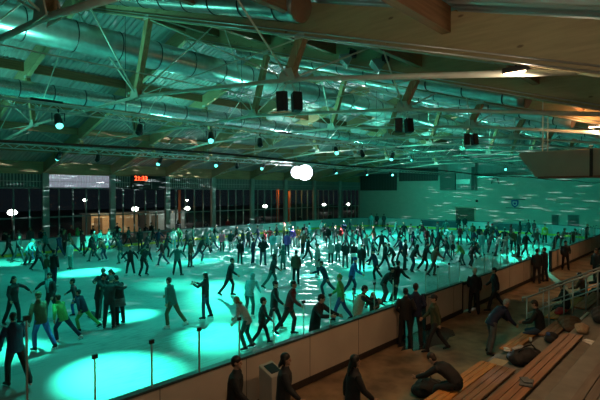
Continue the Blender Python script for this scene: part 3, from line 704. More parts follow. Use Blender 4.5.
# ------------------------------------------------------------------ bleachers
TR, TH = .87, .48
def tier_front(i): return 4.4 - TR*(i-1)
def stand(xa, xb, label):
    t = thing('bleacher_tiers', label, 'bleachers', ((xa+xb)/2, 2, -.02))
    for i in range(1, 8):
        y1 = tier_front(i); b = MB(); y0 = max(y1-TR, BACK_Y+.02) if i < 7 else BACK_Y+.02
        b.mm((xa, y0, -.02), (xb, y1, TH*i)); b.bevel(.012); b.build('concrete_step', M_conc, t)
stand(2.0, 15.3, 'concrete bleacher tiers at the lower right with wooden seats')
stand(17.0, 44.0, 'concrete bleacher tiers beyond the stairs with seated people')
def bench(i, xa, xb, label, m, dy=0.):
    y1 = tier_front(i) + .03 - dy; z = TH*i
    t = thing('bench', label, 'bench', ((xa+xb)/2, y1-.2, z), 'wooden seats on the bleachers')
    b = MB()
    for k in range(3):
        y = y1 - .13*k
        b.mm((xa, y-.118, z+.035), (xb, y, z+.075))
    b.build('seat_slats', m, t)
    n = max(2, int((xb-xa)/1.6)+1)
    for k in range(n):
        x = xa + .15 + (xb-xa-.3)*k/(n-1)
        MB().mm((x-.03, y1-.36, z+.003), (x+.03, y1-.035, z+.034)).build('bracket', M_black, t)
bench(1, 3.0, 11.55, 'bright orange planked bench on the lowest tier along the walkway', M_plank_lit)
bench(1, 12.85, 15.2, 'short orange bench on the lowest tier where the dark jacketed man sits', M_plank_lit)
bench(2, 3.0, 10.2, 'brown planked bench on the second tier under the black bag', M_plank_dim)
bench(2, 13.2, 15.2, 'short orange bench on the second tier beside the dark bag', M_plank_dim)
bench(3, 3.0, 12.0, 'long brown planked bench on the third tier', M_plank_dim)
bench(4, 3.0, 14.0, 'grey shaded planked bench on the fourth tier', M_plank_shade, .35)
bench(1, 17.1, 32, 'bench on the lowest tier beyond the stairs', M_plank_lit)
bench(2, 17.1, 32, 'bench on the second tier beyond the stairs', M_plank_dim)
bench(3, 17.1, 32, 'bench on the third tier beyond the stairs', M_plank_dim)
# aisle stairs
t = thing('aisle_stairs', 'concrete aisle stairs with light worn steps between the handrails', 'stairs', (16.1, 2, -.02))
for k in range(1, 15):
    y1 = 4.4 + .05 - TR/2*(k-1); b = MB(); b.mm((15.3, max(y1-TR/2-.3, BACK_Y+.05), -.02), (17.0, y1, .24*k)); b.build('step', M_conc, t)
    MB().mm((15.42, y1-.07, .24*k), (16.88, y1+.005, .24*k+.012)).build('step_nosing', mat('step_nosing', (.62, .56, .48), rough=.7, vary=.1, scale=5), t)
def handrail(X, label, ya=4.45, z0=.02):
    t = thing('handrail', label, 'handrail', (X, ya, z0), 'handrails of the aisle stairs')
    def zt(y): return 1.5 + .55*(ya - y)
    b = MB(); b.tube([(X, ya+.12, zt(ya)-.14), (X, ya+.12, zt(ya)-.02), (X, ya, zt(ya)), (X, -1.2, zt(-1.2))], .028, 10); b.build('top_rail', M_rail, t)
    b = MB(); b.tube([(X, ya, zt(ya)-.5), (X, -1.2, zt(-1.2)-.5)], .018, 8); b.build('lower_rail', M_rail, t)
    y = ya
    while y > -1.2:
        i = 0 if y > 4.4 else int((4.4-y)/TR)+1
        b = MB(); b.tube([(X, y, i*TH + (-.017 if i == 0 else .003)), (X, y, zt(y)-.01)], .022, 8); b.build('post', M_rail, t); y -= .62
handrail(15.26, 'steel handrail on the near side of the aisle stairs')
handrail(17.03, 'steel handrail on the far side of the aisle stairs')
# ------------------------------------------------------------------ people
def rotv(v, axis, ang): return Matrix.Rotation(ang, 3, axis) @ v
class Pose:
    def __init__(s, lean=4, bend=0, head=0, hyaw=0, legs=((4, 3, 4), (-2, 3, 4)), arms=((4, 8, 14, 4), (0, 8, 14, 4)), child=False, curl=35, roll=0, toes=12):
        s.curl = curl; s.child = child
        l1, l2, l3 = R(lean*.6), R(lean), R(lean + bend); ro = R(roll)
        up = lambda a: Vector((math.sin(a), math.sin(ro), math.cos(a))).normalized()
        s.hip = Vector((0, 0, 0)); s.waist = s.hip + up(l1)*.16; s.chest = s.waist + up(l2)*.2; s.neck = s.chest + up(l3)*.2
        s.up3 = up(l3); s.fwd3 = Vector((math.cos(l3), 0, -math.sin(l3)))
        ha = l3*.45 + R(head); s.hu = Vector((math.sin(ha), 0, math.cos(ha))); hf = Vector((math.cos(ha), 0, -math.sin(ha)))
        s.hf = rotv(hf, s.hu, R(hyaw)); s.hs = s.hu.cross(s.hf)
        s.headc = s.neck + s.up3*.055 + s.hu*(.135)
        s.leg = []; s.arm = []
        for sd, (f, a, k) in zip((1, -1), legs):
            h = Vector((0, sd*.095, -.02)); f_, a_, k_ = R(f), R(a), R(k)
            kn = h + Vector((math.sin(f_)*math.cos(a_), sd*math.sin(a_), -math.cos(f_)*math.cos(a_)))*.43
            an = kn + Vector((math.sin(f_-k_)*math.cos(a_), sd*math.sin(a_)*.7, -math.cos(f_-k_)*math.cos(a_))).normalized()*.42
            pitch = max(-.9, min(.2, (f_-k_)*.55 if f - k < -10 else 0))
            ft = rotv(Vector((math.cos(pitch), 0, math.sin(pitch))), Vector((0, 0, 1)), sd*R(toes))
            s.leg.append((h, kn, an, ft))
        for sd, (f, a, e, inn) in zip((1, -1), arms):
            sh = s.neck - s.up3*.055 + Vector((0, sd*.185, 0)); f_, a_, e_, i_ = R(f), R(a), R(e), R(inn)
            el = sh + Vector((math.sin(f_)*math.cos(a_), sd*math.sin(a_), -math.cos(f_)*math.cos(a_)))*.29
            fd = Vector((math.sin(f_+e_)*math.cos(i_), sd*math.sin(a_*.6 - i_) , -math.cos(f_+e_)*math.cos(i_))).normalized()
            wr = el + fd*.25; s.arm.append((sh, el, wr, fd))
        low = min(min(an.z - .085, (an + ft*.19).z - .085 + (0)) for h, kn, an, ft in s.leg)
        s.off = -low
def ell(mb, pts, rx, ry, side, seg=14, caps=True, flat=False):
    pts = [Vector(p) for p in pts]; rings = []
    P = list(pts); X = list(rx); Y = list(ry)
    if caps:
        t0 = (pts[1]-pts[0]).normalized(); t1 = (pts[-1]-pts[-2]).normalized(); m0 = min(rx[0], ry[0]); m1 = min(rx[-1], ry[-1])
        P = [pts[0]-t0*m0*.6, pts[0]-t0*m0*.4] + pts + [pts[-1]+t1*m1*.4, pts[-1]+t1*m1*.6]
        X = [rx[0]*.35, rx[0]*.75] + list(rx) + [rx[-1]*.75, rx[-1]*.35]; Y = [ry[0]*.35, ry[0]*.75] + list(ry) + [ry[-1]*.75, ry[-1]*.35]
    if flat: P[0] = pts[0] - t0*.012; P[1] = pts[0] - t0*.006; X[0] = rx[0]*.9; X[1] = rx[0]*.97; Y[0] = ry[0]*.9; Y[1] = ry[0]*.97
    for i, p in enumerate(P):
        t = (P[min(i+1, len(P)-1)] - P[max(i-1, 0)]).normalized(); sd = Vector(side); sd = (sd - t*sd.dot(t))
        sd = sd.normalized() if sd.length > 1e-4 else t.orthogonal().normalized(); n = t.cross(sd)
        rings.append([mb.b.verts.new(p + sd*math.cos(a)*X[i] + n*math.sin(a)*Y[i]) for a in [2*math.pi*k/seg for k in range(seg)]])
    for A, B in zip(rings, rings[1:]):
        for k in range(seg): mb.b.faces.new((A[k], A[(k+1) % seg], B[(k+1) % seg], B[k]))
    mb.b.faces.new(rings[0][::-1]); mb.b.faces.new(rings[-1])
def limb(mb, pts, r, side=(0, 1, 0), k=1.0): ell(mb, pts, r, [x*k for x in r], side, 12)
def remesh(mb, name, vox, ratio, smooth=3):
    bmesh.ops.recalc_face_normals(mb.b, faces=mb.b.faces[:])
    me = bpy.data.meshes.new(name); mb.b.to_mesh(me); mb.b.free()
    o = bpy.data.objects.new('tmp', me); COL.objects.link(o)
    m = o.modifiers.new('r', 'REMESH'); m.mode = 'VOXEL'; m.voxel_size = vox
    if smooth: m = o.modifiers.new('s', 'SMOOTH'); m.iterations = smooth; m.factor = .5
    if ratio < 1: m = o.modifiers.new('d', 'DECIMATE'); m.ratio = ratio
    dg = bpy.context.evaluated_depsgraph_get(); dg.update()
    out = bpy.data.meshes.new_from_object(o.evaluated_get(dg)); out.name = name
    bpy.data.objects.remove(o); bpy.data.meshes.remove(me)
    for p in out.polygons: p.use_smooth = True
    return out
HEADK = 1.0
def hand(mb, p, sd, wr, fd):
    w = Vector((1, 0, 0)); w = w - fd*w.dot(fd)
    if w.length < .35: w = Vector((0, 0, 1)); w = w - fd*w.dot(fd)
    w.normalize(); n = fd.cross(w)
    if n.y*sd > 0: n = -n            # palm side turned towards the body
    kn = wr + fd*.09
    ell(mb, [wr - fd*.01, wr + fd*.035, kn], [.026, .038, .042], [.02, .018, .015], w, 10)
    for i, (o_, L) in enumerate(((.030, .068), (.010, .078), (-.011, .072), (-.031, .056))):
        b0 = kn + w*o_ - fd*.012; pts = [b0]; d = fd.copy()
        ax = fd.cross(n)
        for q, part in enumerate((.45, .32, .23)):
            d = rotv(d, ax, R(p.curl*(.5 if q == 0 else .8))); pts.append(pts[-1] + d*L*part)
        ell(mb, pts, [.0105, .010, .0095, .0085], [.0105, .010, .0095, .0085], w, 8)
    b0 = wr + fd*.03 + w*.03; d = (fd*.62 + w*.7 + n*.3).normalized(); d2 = (fd*.9 + w*.25 + n*.35).normalized()
    ell(mb, [b0, b0 + d*.035, b0 + d*.035 + d2*.03, b0 + d*.035 + d2*.052], [.014, .012, .011, .009], [.014, .012, .011, .009], n, 8)
def body_mesh(p, O):
    mb = MB(); k = 1.22 if p.child else 1.0
    U = Vector((0, 1, 0)); v = lambda a: a + O
    ell(mb, [v(p.hip - Vector((0, 0, .05))), v(p.hip + Vector((0, 0, .03))), v(p.waist), v(p.chest), v(p.neck - p.up3*.06), v(p.neck)], [.15, .158, .132, .155, .165, .075], [.10, .112, .095, .11, .095, .06], U, 16)
    ell(mb, [v(p.neck - p.up3*.03), v(p.neck + p.up3*.05), v(p.headc - p.hu*.06*k - p.hf*.012)], [.06, .054, .052], [.06, .054, .055], U, 12)
    hc = v(p.headc) + p.hu*(.02 if p.child else 0)
    def hp(s, f, u): return hc + p.hs*s*k + p.hf*f*k + p.hu*u*k
    rot = Matrix((p.hs, p.hf, p.hu)).transposed()
    mb.sphere(hp(0, -.008, .018), 1, 18, 12, sc=(.076*k, .096*k, .1*k), rot=rot); mb.sphere(hp(0, .022, -.05), 1, 14, 10, sc=(.056*k, .066*k, .066*k), rot=rot)
    mb.sphere(hp(0, .09, -.018), 1, 10, 8, sc=(.015*k, .022*k, .026*k), rot=rot); mb.sphere(hp(0, .075, -.095), 1, 10, 8, sc=(.025*k, .02*k, .02*k), rot=rot)
    for s in (-1, 1): mb.sphere(hp(s*.076, -.008, -.005), 1, 10, 8, sc=(.013*k, .024*k, .034*k), rot=rot)
    mb.sphere(hp(0, .072, .022), 1, 10, 6, sc=(.05*k, .02*k, .016*k), rot=rot)
    for sd, (sh, el, wr, fd) in zip((1, -1), p.arm):
        limb(mb, [v(p.neck - p.up3*.07 + Vector((0, sd*.06, 0))), v(sh), v(sh.lerp(el, .4)), v(el), v(el.lerp(wr, .3)), v(wr)], [.055, .056, .046, .038, .04, .026]); hand(mb, p, sd, v(wr), fd)
    for h, kn, an, ft in p.leg:
        limb(mb, [v(h + Vector((0, 0, .04))), v(h.lerp(kn, .35)), v(kn), v(kn.lerp(an, .35)), v(an)], [.088, .078, .055, .056, .038])
        ell(mb, [v(an - ft*.05 - Vector((0, 0, .035))), v(an + ft*.06 - Vector((0, 0, .05))), v(an + ft*.16 - Vector((0, 0, .06)))], [.036, .042, .034], [.04, .032, .02], ft.cross(Vector((0, 0, 1))), 10)
    me = remesh(mb, 'person', .0098, .42, 2)
    for _ in range(3): me.materials.append(None)
    for f in me.polygons:
        c = Vector(f.center) - hc; s, fw, u = c.dot(p.hs)/k, c.dot(p.hf)/k, c.dot(p.hu)/k
        if fw > .06:
            if abs(abs(s) - .03) < .013 and abs(u - .002) < .008: f.material_index = 1
            elif abs(s) < .024 and abs(u + .066) < .008: f.material_index = 2
    return me
def jacket_mesh(p, O, long=False, vest=False):
    mb = MB(); v = lambda a: a + O; U = Vector((0, 1, 0))
    up0 = (p.waist - p.hip).normalized()
    hem = .10 if not long else .42
    if p.leg[0][1].z > -.25: hem = -.03
    legdir = ((p.leg[0][1] + p.leg[1][1])/2 - p.hip).normalized() if long else -up0
    lo = p.hip - up0*.06
    pts = [v(lo + legdir*(hem-.06))] + ([v(lo + legdir*.14)] if long else []) + [v(p.hip), v(p.waist), v(p.chest), v(p.neck - p.up3*.07), v(p.neck - p.up3*.005)]
    rx = [.20 if not long else .235] + ([.205] if long else []) + [.192, .178, .192, .2, .10]; ry = [.145 if not long else .19] + ([.155] if long else []) + [.148, .14, .15, .132, .092]
    ell(mb, pts, rx, ry, U, 16, flat=True)
    ell(mb, [v(p.neck - p.up3*.03), v(p.neck + p.up3*.035)], [.088, .082], [.086, .08], U, 14)
    for sd, (sh, el, wr, fd) in zip((1, -1), p.arm):
        if vest: limb(mb, [v(p.neck - p.up3*.08 + Vector((0, sd*.06, 0))), v(sh), v(sh.lerp(el, .2))], [.085, .088, .075]); continue
        limb(mb, [v(p.neck - p.up3*.08 + Vector((0, sd*.06, 0))), v(sh), v(sh.lerp(el, .45)), v(el), v(el.lerp(wr, .5)), v(wr - fd*.015)], [.07, .078, .072, .064, .058, .046])
    return remesh(mb, 'jacket', .0165, .5, 4)
def vest_mesh(p, O):
    mb = MB(); v = lambda a: a + O; U = Vector((0, 1, 0)); up0 = (p.waist - p.hip).normalized()
    ell(mb, [v(p.hip - up0*.12), v(p.hip), v(p.waist), v(p.chest), v(p.neck - p.up3*.08), v(p.neck - p.up3*.01)], [.218, .21, .198, .214, .222, .11], [.165, .166, .16, .17, .15, .1], U, 16, flat=True)
    return remesh(mb, 'waistcoat', .0165, .5, 3)
def trouser_mesh(p, O, flare=1.0):
    mb = MB(); v = lambda a: a + O; U = Vector((0, 1, 0)); up0 = (p.waist - p.hip).normalized()
    ell(mb, [v(p.hip - Vector((0, 0, .06))), v(p.hip), v(p.hip + up0*.1)], [.155, .172, .158], [.115, .126, .115], U, 16)
    for h, kn, an, ft in p.leg:
        limb(mb, [v(h + Vector((0, 0, .03))), v(h.lerp(kn, .35)), v(kn), v(kn.lerp(an, .4)), v(kn.lerp(an, .93))], [.105, .094, .073, .072*flare, .066*flare])
    return remesh(mb, 'trousers', .0165, .5, 4)
def boot_mesh(p, O, i):
    h, kn, an, ft = p.leg[i]; mb = MB(); v = lambda a: a + O; sd = ft.cross(Vector((0, 0, 1)))
    up = (kn - an).normalized(); dn = sd.cross(ft).normalized()
    if dn.z > 0: dn = -dn
    limb(mb, [v(an + up*.15), v(an + up*.05), v(an + dn*.03 - ft*.01)], [.052, .05, .052])
    ell(mb, [v(an + dn*.04 - ft*.06), v(an + dn*.04 + ft*.04), v(an + dn*.05 + ft*.13), v(an + dn*.058 + ft*.175)], [.042, .046, .048, .036], [.05, .046, .034, .024], sd, 12)
    me = remesh(mb, 'skate', .012, .5, 2)
    return me
def blade_mesh(p, O, i):
    h, kn, an, ft = p.leg[i]; mb = MB(); sd = ft.cross(Vector((0, 0, 1))).normalized(); dn = sd.cross(ft).normalized()
    if dn.z > 0: dn = -dn
    c = an + O
    mb.bar(c + ft*-.10 + dn*.128, c + ft*.21 + dn*.128, .008, .025, up=dn); mb.bar(c + ft*-.05 + dn*.08, c + ft*-.05 + dn*.12, .02, .03, up=ft); mb.bar(c + ft*.12 + dn*.075, c + ft*.12 + dn*.12, .02, .03, up=ft)
    me = bpy.data.meshes.new('blade'); bmesh.ops.recalc_face_normals(mb.b, faces=mb.b.faces[:]); mb.b.to_mesh(me); mb.b.free(); return me
def hair_mesh(p, O, style):
    mb = MB(); k = 1.22 if p.child else 1.0; hc = p.headc + O + p.hu*(.02 if p.child else 0); rot = Matrix((p.hs, p.hf, p.hu)).transposed()
    def hp(s, f, u): return hc + p.hs*s*k + p.hf*f*k + p.hu*u*k
    if style in ('short', 'long', 'pony', 'bob'):
        mb.sphere(hp(0, -.016, .038), 1, 18, 12, sc=(.084*k, .1*k, .094*k), rot=rot); mb.sphere(hp(0, -.05, -.02), 1, 14, 10, sc=(.073*k, .058*k, .07*k), rot=rot)
    if style in ('long', 'bob'):
        L = .23 if style == 'long' else .10
        ell(mb, [hp(0, -.05, .03), hp(0, -.075, -.06), hp(0, -.09, -.06) - p.up3*L*.6*k - p.fwd3*.02, hp(0, -.09, -.06) - p.up3*L*k - p.fwd3*.03], [.085*k, .088*k, .085*k, .06*k], [.05*k, .048*k, .035*k, .022*k], p.hs, 14)
        for s in (-1, 1): ell(mb, [hp(s*.072, -.02, .03), hp(s*.082, -.015, -.06), hp(s*.08, -.02, -.11)], [.022, .026, .014], [.03, .036, .02], p.hf, 10)
    if style == 'pony': ell(mb, [hp(0, -.1, .04), hp(0, -.15, .0), hp(0, -.16, -.1), hp(0, -.15, -.17)], [.028, .036, .03, .012], [.028, .036, .03, .012], p.hs, 10)
    if style in ('beanie', 'bobble', 'cap'):
        mb.sphere(hp(0, -.012, .052), 1, 18, 12, sc=(.09*k, .108*k, .092*k), rot=rot)
        ell(mb, [hp(0, -.012, .025), hp(0, -.012, .055)], [.093*k, .093*k], [.111*k, .111*k], p.hs, 18, caps=False)
        mb.sphere(hp(0, -.05, -.02), 1, 14, 10, sc=(.07*k, .055*k, .06*k), rot=rot)
    if style == 'bobble': mb.sphere(hp(0, -.012, .155), .035*k, 10, 8)
    if style == 'cap': ell(mb, [hp(0, .07, .045), hp(0, .16, .035)], [.07*k, .05*k], [.010, .008], p.hs, 10)
    if style == 'hood':
        mb.sphere(hp(0, -.03, .015), 1, 18, 12, sc=(.10*k, .112*k, .125*k), rot=rot); ell(mb, [hp(0, -.05, -.06), p.neck + O - p.fwd3*.02], [.095*k, .11], [.09*k, .10], p.hs, 14)
    if style == 'bald': mb.sphere(hp(0, -.05, -.02), 1, 14, 10, sc=(.076*k, .056*k, .045*k), rot=rot)
    return remesh(mb, 'hair', .012, .6, 2)

A0 = ((4, 8, 14, 4), (0, 8, 14, 4))
POSES = dict(
 stand=dict(), stand2=dict(lean=2, legs=((6, 6, 6), (-4, 4, 2)), arms=((10, 12, 40, 20), (-6, 10, 25, 8)), head=6, hyaw=20),
 pockets=dict(lean=3, legs=((3, 6, 5), (-3, 6, 5)), arms=((-16, 20, 62, 38), (-16, 20, 62, 38)), head=4),
 walk=dict(lean=5, legs=((24, 2, 10), (-20, 2, 18)), arms=((-22, 8, 18, 4), (24, 8, 24, 4))),
 glide=dict(lean=16, legs=((22, 4, 30), (-24, 6, 14)), arms=((-20, 24, 20, 5), (28, 22, 28, 8)), head=-6),
 stride=dict(lean=26, legs=((34, 3, 48), (-34, 14, 10)), arms=((-34, 26, 20, 0), (40, 24, 34, 10)), head=-14),
 spread=dict(lean=4, legs=((4, 13, 6), (2, 13, 6)), arms=((4, 46, 14, -6), (4, 46, 14, -6)), toes=25),
 reach=dict(lean=6, legs=((14, 6, 16), (-12, 8, 10)), arms=((12, 66, 12, -10), (0, 14, 26, 6)), toes=18),
 reach_r=dict(lean=6, legs=((-12, 8, 10), (14, 6, 16)), arms=((0, 14, 26, 6), (12, 66, 12, -10)), toes=18),
 phone=dict(lean=0, legs=((4, 5, 6), (-6, 6, 12)), arms=((52, 6, 62, 16), (48, 6, 66, 16)), head=4, curl=48),
 hug=dict(lean=12, bend=6, legs=((-2, 5, 4), (2, 5, 6)), arms=((62, 36, 26, 20), (62, 36, 26, 20)), head=16),
 stoop=dict(lean=46, bend=8, legs=((10, 6, 22), (-6, 6, 12)), arms=((30, 8, 22, 6), (24, 8, 24, 6)), head=4),
 bent=dict(lean=34, bend=8, legs=((22, 8, 42), (8, 8, 30)), arms=((-4, 18, 40, 14), (10, 16, 40, 14)), head=-8),
 lean_board=dict(lean=20, bend=4, legs=((-4, 5, 4), (-12, 5, 4)), arms=((58, 14, 36, 22), (58, 14, 36, 22)), head=4),
 arm_board=dict(lean=16, bend=4, legs=((-2, 6, 4), (-10, 6, 6)), arms=((52, 16, 22, 4), (50, 14, 44, 20)), head=6, hyaw=25),
 sit=dict(lean=10, bend=8, legs=((70, 8, 62), (74, 8, 50)), arms=((26, 10, 46, 20), (24, 10, 46, 20)), head=10),
 sit_bend=dict(lean=58, bend=18, legs=((72, 9, 66), (70, 9, 64)), arms=((50, 8, 14, 8), (44, 8, 20, 8)), head=4),
)
MESH = {}
def get(pose, child, what, arg=None):
    key = (pose, child, what, arg)
    if key in MESH: return MESH[key]
    pk = ('P', pose, child)
    if pk not in MESH: MESH[pk] = Pose(child=child, **POSES[pose])
    p = MESH[pk]; O = Vector((0, 0, p.off))
    me = {'body': lambda: body_mesh(p, O), 'jacket': lambda: jacket_mesh(p, O, arg == 'long', arg == 'vest'), 'waistcoat': lambda: vest_mesh(p, O), 'trousers': lambda: trouser_mesh(p, O, 1.0),
          'boot': lambda: boot_mesh(p, O, arg), 'blade': lambda: blade_mesh(p, O, arg), 'hair': lambda: hair_mesh(p, O, arg)}[what]()
    if what != 'body': me.materials.append(None)
    MESH[key] = me; return me
def cl(name, c, rough=.75): return mat('cloth_' + name, c, rough=rough, vary=.18, scale=26, bump=.15)
C = {k: cl(k, v) for k, v in dict(black=(.012, .012, .014), charcoal=(.022, .023, .026), grey=(.10, .105, .11), palegrey=(.34, .35, .35), white=(.62, .63, .64), navy=(.012, .018, .055), blue=(.03, .09, .30), jeans=(.03, .055, .10),
     turquoise=(.10, .42, .45), teal=(.025, .12, .115), green=(.07, .32, .08), red=(.34, .02, .025), darkred=(.13, .015, .02), pink=(.60, .10, .17), orange=(.62, .19, .05), purple=(.12, .06, .30), brown=(.10, .055, .03), tan=(.30, .21, .13), olive=(.07, .075, .035), cream=(.55, .50, .40), yellow=(.5, .55, .05)).items()}
HAIRC = {k: mat('hair_' + k, v, rough=.55, vary=.3, scale=60) for k, v in dict(black=(.008, .007, .006), brown=(.035, .018, .01), fair=(.22, .14, .06), red=(.20, .06, .02), grey=(.25, .25, .25)).items()}
SKIN = mat('skin', (.46, .27, .19), rough=.55, vary=.06, scale=20); EYE = mat('eye', (.03, .02, .02), rough=.2); LIP = mat('lips', (.38, .14, .12), rough=.5)
M_blade = mat('skate_blade', (.6, .62, .64), rough=.25, metal=.9, vary=.1, scale=20)
def child_obj(name, me, m, parent):
    o = bpy.data.objects.new(name, me); COL.objects.link(o); o.parent = parent
    if o.material_slots:
        o.material_slots[0].link = 'OBJECT'; o.material_slots[0].material = m
    return o
NP = [0]; LAST = [None]
def person(at, pose, face, h, jacket, trousers, hair, label, jk=None, ice=True, group=None, child=False, z=None, hat=None, bag=None, blades=True):
    me = get(pose, child, 'body')
    o = bpy.data.objects.new('person', me); COL.objects.link(o)
    for i, m in enumerate((SKIN, EYE, LIP)): o.material_slots[i].link = 'OBJECT'; o.material_slots[i].material = m
    if z is None: z = .0 if ice else -.02
    k = h/1.76
    if ice: z += .052*k if blades else .0
    o.location = (at[0], at[1], z); o.rotation_euler = (0, 0, HEAD - R(face)); o.scale = (k, k, k)
    tag(o, label, 'person', group); NP[0] += 1
    child_obj('coat' if jk == 'long' else 'waistcoat' if jk == 'vest' else 'jacket', get(pose, child, 'jacket', jk), C[jacket], o)
    child_obj('trousers', get(pose, child, 'trousers'), C[trousers], o)
    st, hc = hair
    nm = {'beanie': 'woolly_hat', 'bobble': 'bobble_hat', 'cap': 'peaked_cap', 'hood': 'hood'}.get(st, 'hair')
    child_obj(nm, get(pose, child, 'hair', st), HAIRC[hc] if nm == 'hair' else C[hc], o)
    for i in (0, 1):
        s = child_obj('skate' if ice else 'boot', get(pose, child, 'boot', i), C['black' if (NP[0] % 3) else 'white'] if ice else C['black'], o)
        if ice and blades: child_obj('blade', get(pose, child, 'blade', i), M_blade, s)
    if bag: bag(o, get, pose, child)
    LAST[0] = o
    return o
def part_on(o, name, mb, m):
    me = bpy.data.meshes.new(name); bmesh.ops.recalc_face_normals(mb.b, faces=mb.b.faces[:]); mb.b.to_mesh(me); mb.b.free(); me.materials.append(m)
    for p in me.polygons: p.use_smooth = True
    c = bpy.data.objects.new(name, me); COL.objects.link(c); c.parent = o; return c
def backpack(col):
    def f(o, get, pose, child):
        p = MESH[('P', pose, child)]; O = Vector((0, 0, p.off)); mb = MB()
        ell(mb, [p.waist + O - p.fwd3*.21, p.chest + O - p.fwd3*.25, p.neck + O - p.up3*.08 - p.fwd3*.2], [.14, .165, .12], [.09, .11, .06], (0, 1, 0), 14); part_on(o, 'backpack', mb, C[col])
    return f
def scarf(col):
    def f(o, get, pose, child):
        p = MESH[('P', pose, child)]; O = Vector((0, 0, p.off)); mb = MB(); c = p.neck + O + p.up3*.02
        ell(mb, [c - p.up3*.035, c + p.up3*.04], [.108, .10], [.105, .098], (0, 1, 0), 16)
        ell(mb, [c + p.fwd3*.09 + Vector((0, .05, 0)), p.chest + O + p.fwd3*.165 + Vector((0, .05, 0)), p.waist + O + p.fwd3*.165 + Vector((0, .06, 0))], [.05, .055, .05], [.018, .018, .014], (0, 1, 0), 10)
        ell(mb, [c + p.fwd3*.09 - Vector((0, .05, 0)), p.chest + O + p.fwd3*.168 - Vector((0, .04, 0))], [.05, .05], [.018, .018], (0, 1, 0), 10); part_on(o, 'scarf', mb, C[col])
    return f
def skirt(col):
    def f(o, get, pose, child):
        p = MESH[('P', pose, child)]; O = Vector((0, 0, p.off)); mb = MB()
        ell(mb, [p.hip + O + Vector((0, 0, .02)), p.hip + O - Vector((0, 0, .16)), p.hip + O - Vector((0, 0, .27))], [.2, .225, .24], [.155, .18, .195], (0, 1, 0), 18, caps=False); part_on(o, 'skirt', mb, C[col])
    return f
def stripes(o, get, pose, child):
    p = MESH[('P', pose, child)]; O = Vector((0, 0, p.off))
    for q, d in ((.0, .186), (.12, .182), (.24, .197)):
        c = p.hip + O + Vector((0, 0, .06 + q)); mb = MB(); ell(mb, [c - Vector((0, 0, .025)), c + Vector((0, 0, .025))], [d+.014]*2, [.163]*2, (0, 1, 0), 20, caps=False); part_on(o, 'reflective_band', mb, M_refl)
M_refl = mat('reflective_band', (.85, .87, .88), rough=.3)
def phone_part(o, get, pose, child):
    p = MESH[('P', pose, child)]; O = Vector((0, 0, p.off)); c = (p.arm[0][2] + p.arm[1][2])/2 + O + (p.arm[0][3] + p.arm[1][3]).normalized()*.12
    mb = MB(); mb.box(c, (.03, .11, .07)); mb.bevel(.008); part_on(o, 'camera', mb, M_black)
G = ground
def ice(px, py, *a, **k): return person(G(px, py), *a, **k)
# ------------------------------------------------------------------ the people on the ice
K = lambda st, c='black': (st, c)
# --- near part of the ice
ice(12, 326, 'reach', 105, 1.66, 'black', 'black', K('bob'), 'woman in black with bobbed hair holding out a hand, lower left of the ice')
ice(50, 322, 'reach_r', 200, 1.70, 'charcoal', 'charcoal', K('short'), 'skater with pale scarf reaching a hand to the woman in black', bag=scarf('turquoise'))
huddle = [(98, 324, 88, 1.74, 'black', 'black', K('short'), 'dark jacketed skater on the left side of the hugging huddle', None),
          (108.5, 329.5, 2, 1.72, 'charcoal', 'black', K('beanie', 'teal'), 'skater with teal woolly hat in the middle of the hugging huddle', None),
          (119, 326, 300, 1.70, 'black', 'black', K('short'), 'dark skater with pale grey skirt, right front of the hugging huddle', skirt('grey')),
          (102, 314.5, 150, 1.72, 'charcoal', 'black', K('beanie', 'grey'), 'grey hatted skater at the back left of the hugging huddle', None),
          (114.5, 315, 215, 1.70, 'black', 'jeans', K('bob', 'brown'), 'brown haired skater at the back right of the hugging huddle', None)]
for px, py, f, h, j, tr, hr, lab, bg in huddle: ice(px, py, 'hug', f, h, j, tr, hr, lab, group='skaters hugging in a huddle', bag=bg)
x, y = G(92, 318); t = MB()
ell(t, [(x-.15, y, .05), (x, y, .12), (x+.2, y+.05, .06)], [.14, .2, .12], [.05, .12, .06], (0, 1, 0), 14)
tag(t.build('bag', C['grey']), 'grey bag lying on the ice left of the hugging huddle', 'bag')
ice(205, 320, 'phone', 280, 1.64, 'black', 'jeans', K('long'), 'woman with long dark hair in black top holding up a camera', bag=phone_part)
ice(172, 329, 'glide', 285, 1.72, 'teal', 'olive', K('short', 'brown'), 'tall green and teal clad skater left of the woman with the camera')
ice(83, 333, 'stride', 275, 1.45, 'navy', 'green', K('short'), 'crouched skater in navy and green gliding left below the huddle', child=False)
ice(40, 352, 'glide', 300, 1.70, 'olive', 'blue', K('beanie', 'olive'), 'skater in olive hat and jacket with blue trousers, lower left behind glass post')
ice(62, 345, 'stride', 290, 1.55, 'green', 'navy', K('short', 'brown'), 'skater in green jacket and navy trousers between the two lower left skaters')
ice(14, 388, 'glide', 310, 1.74, 'navy', 'black', K('short'), 'big navy jacketed skater at the lower left corner of the picture')
ice(75, 316, 'glide', 250, 1.35, 'charcoal', 'blue', K('short'), 'child in dark jacket and blue trousers left of the huddle', child=True)
ice(249, 319, 'bent', 20, 1.66, 'turquoise', 'teal', K('hood', 'turquoise'), 'skater in pale turquoise hooded jacket bending, seen from behind')
ice(229, 297, 'glide', 95, 1.70, 'black', 'charcoal', K('short'), 'dark blurred skater just right behind the woman with the camera')
ice(289, 337, 'glide', 100, 1.78, 'darkred', 'black', K('short'), 'big skater in dark red jacket close behind the glass')
ice(274, 332, 'walk', 90, 1.66, 'black', 'black', K('beanie', 'black'), 'black clad skater behind the glass left of the dark red jacketed one')
ice(247, 352, 'bent', 280, 1.62, 'palegrey', 'teal', K('bob', 'fair'), 'fair haired skater in pale grey jacket right behind the glass')
ice(262, 346, 'walk', 80, 1.4, 'black', 'black', K('short', 'black'), 'black clad child right behind the glass beside the pale grey jacket', child=True)
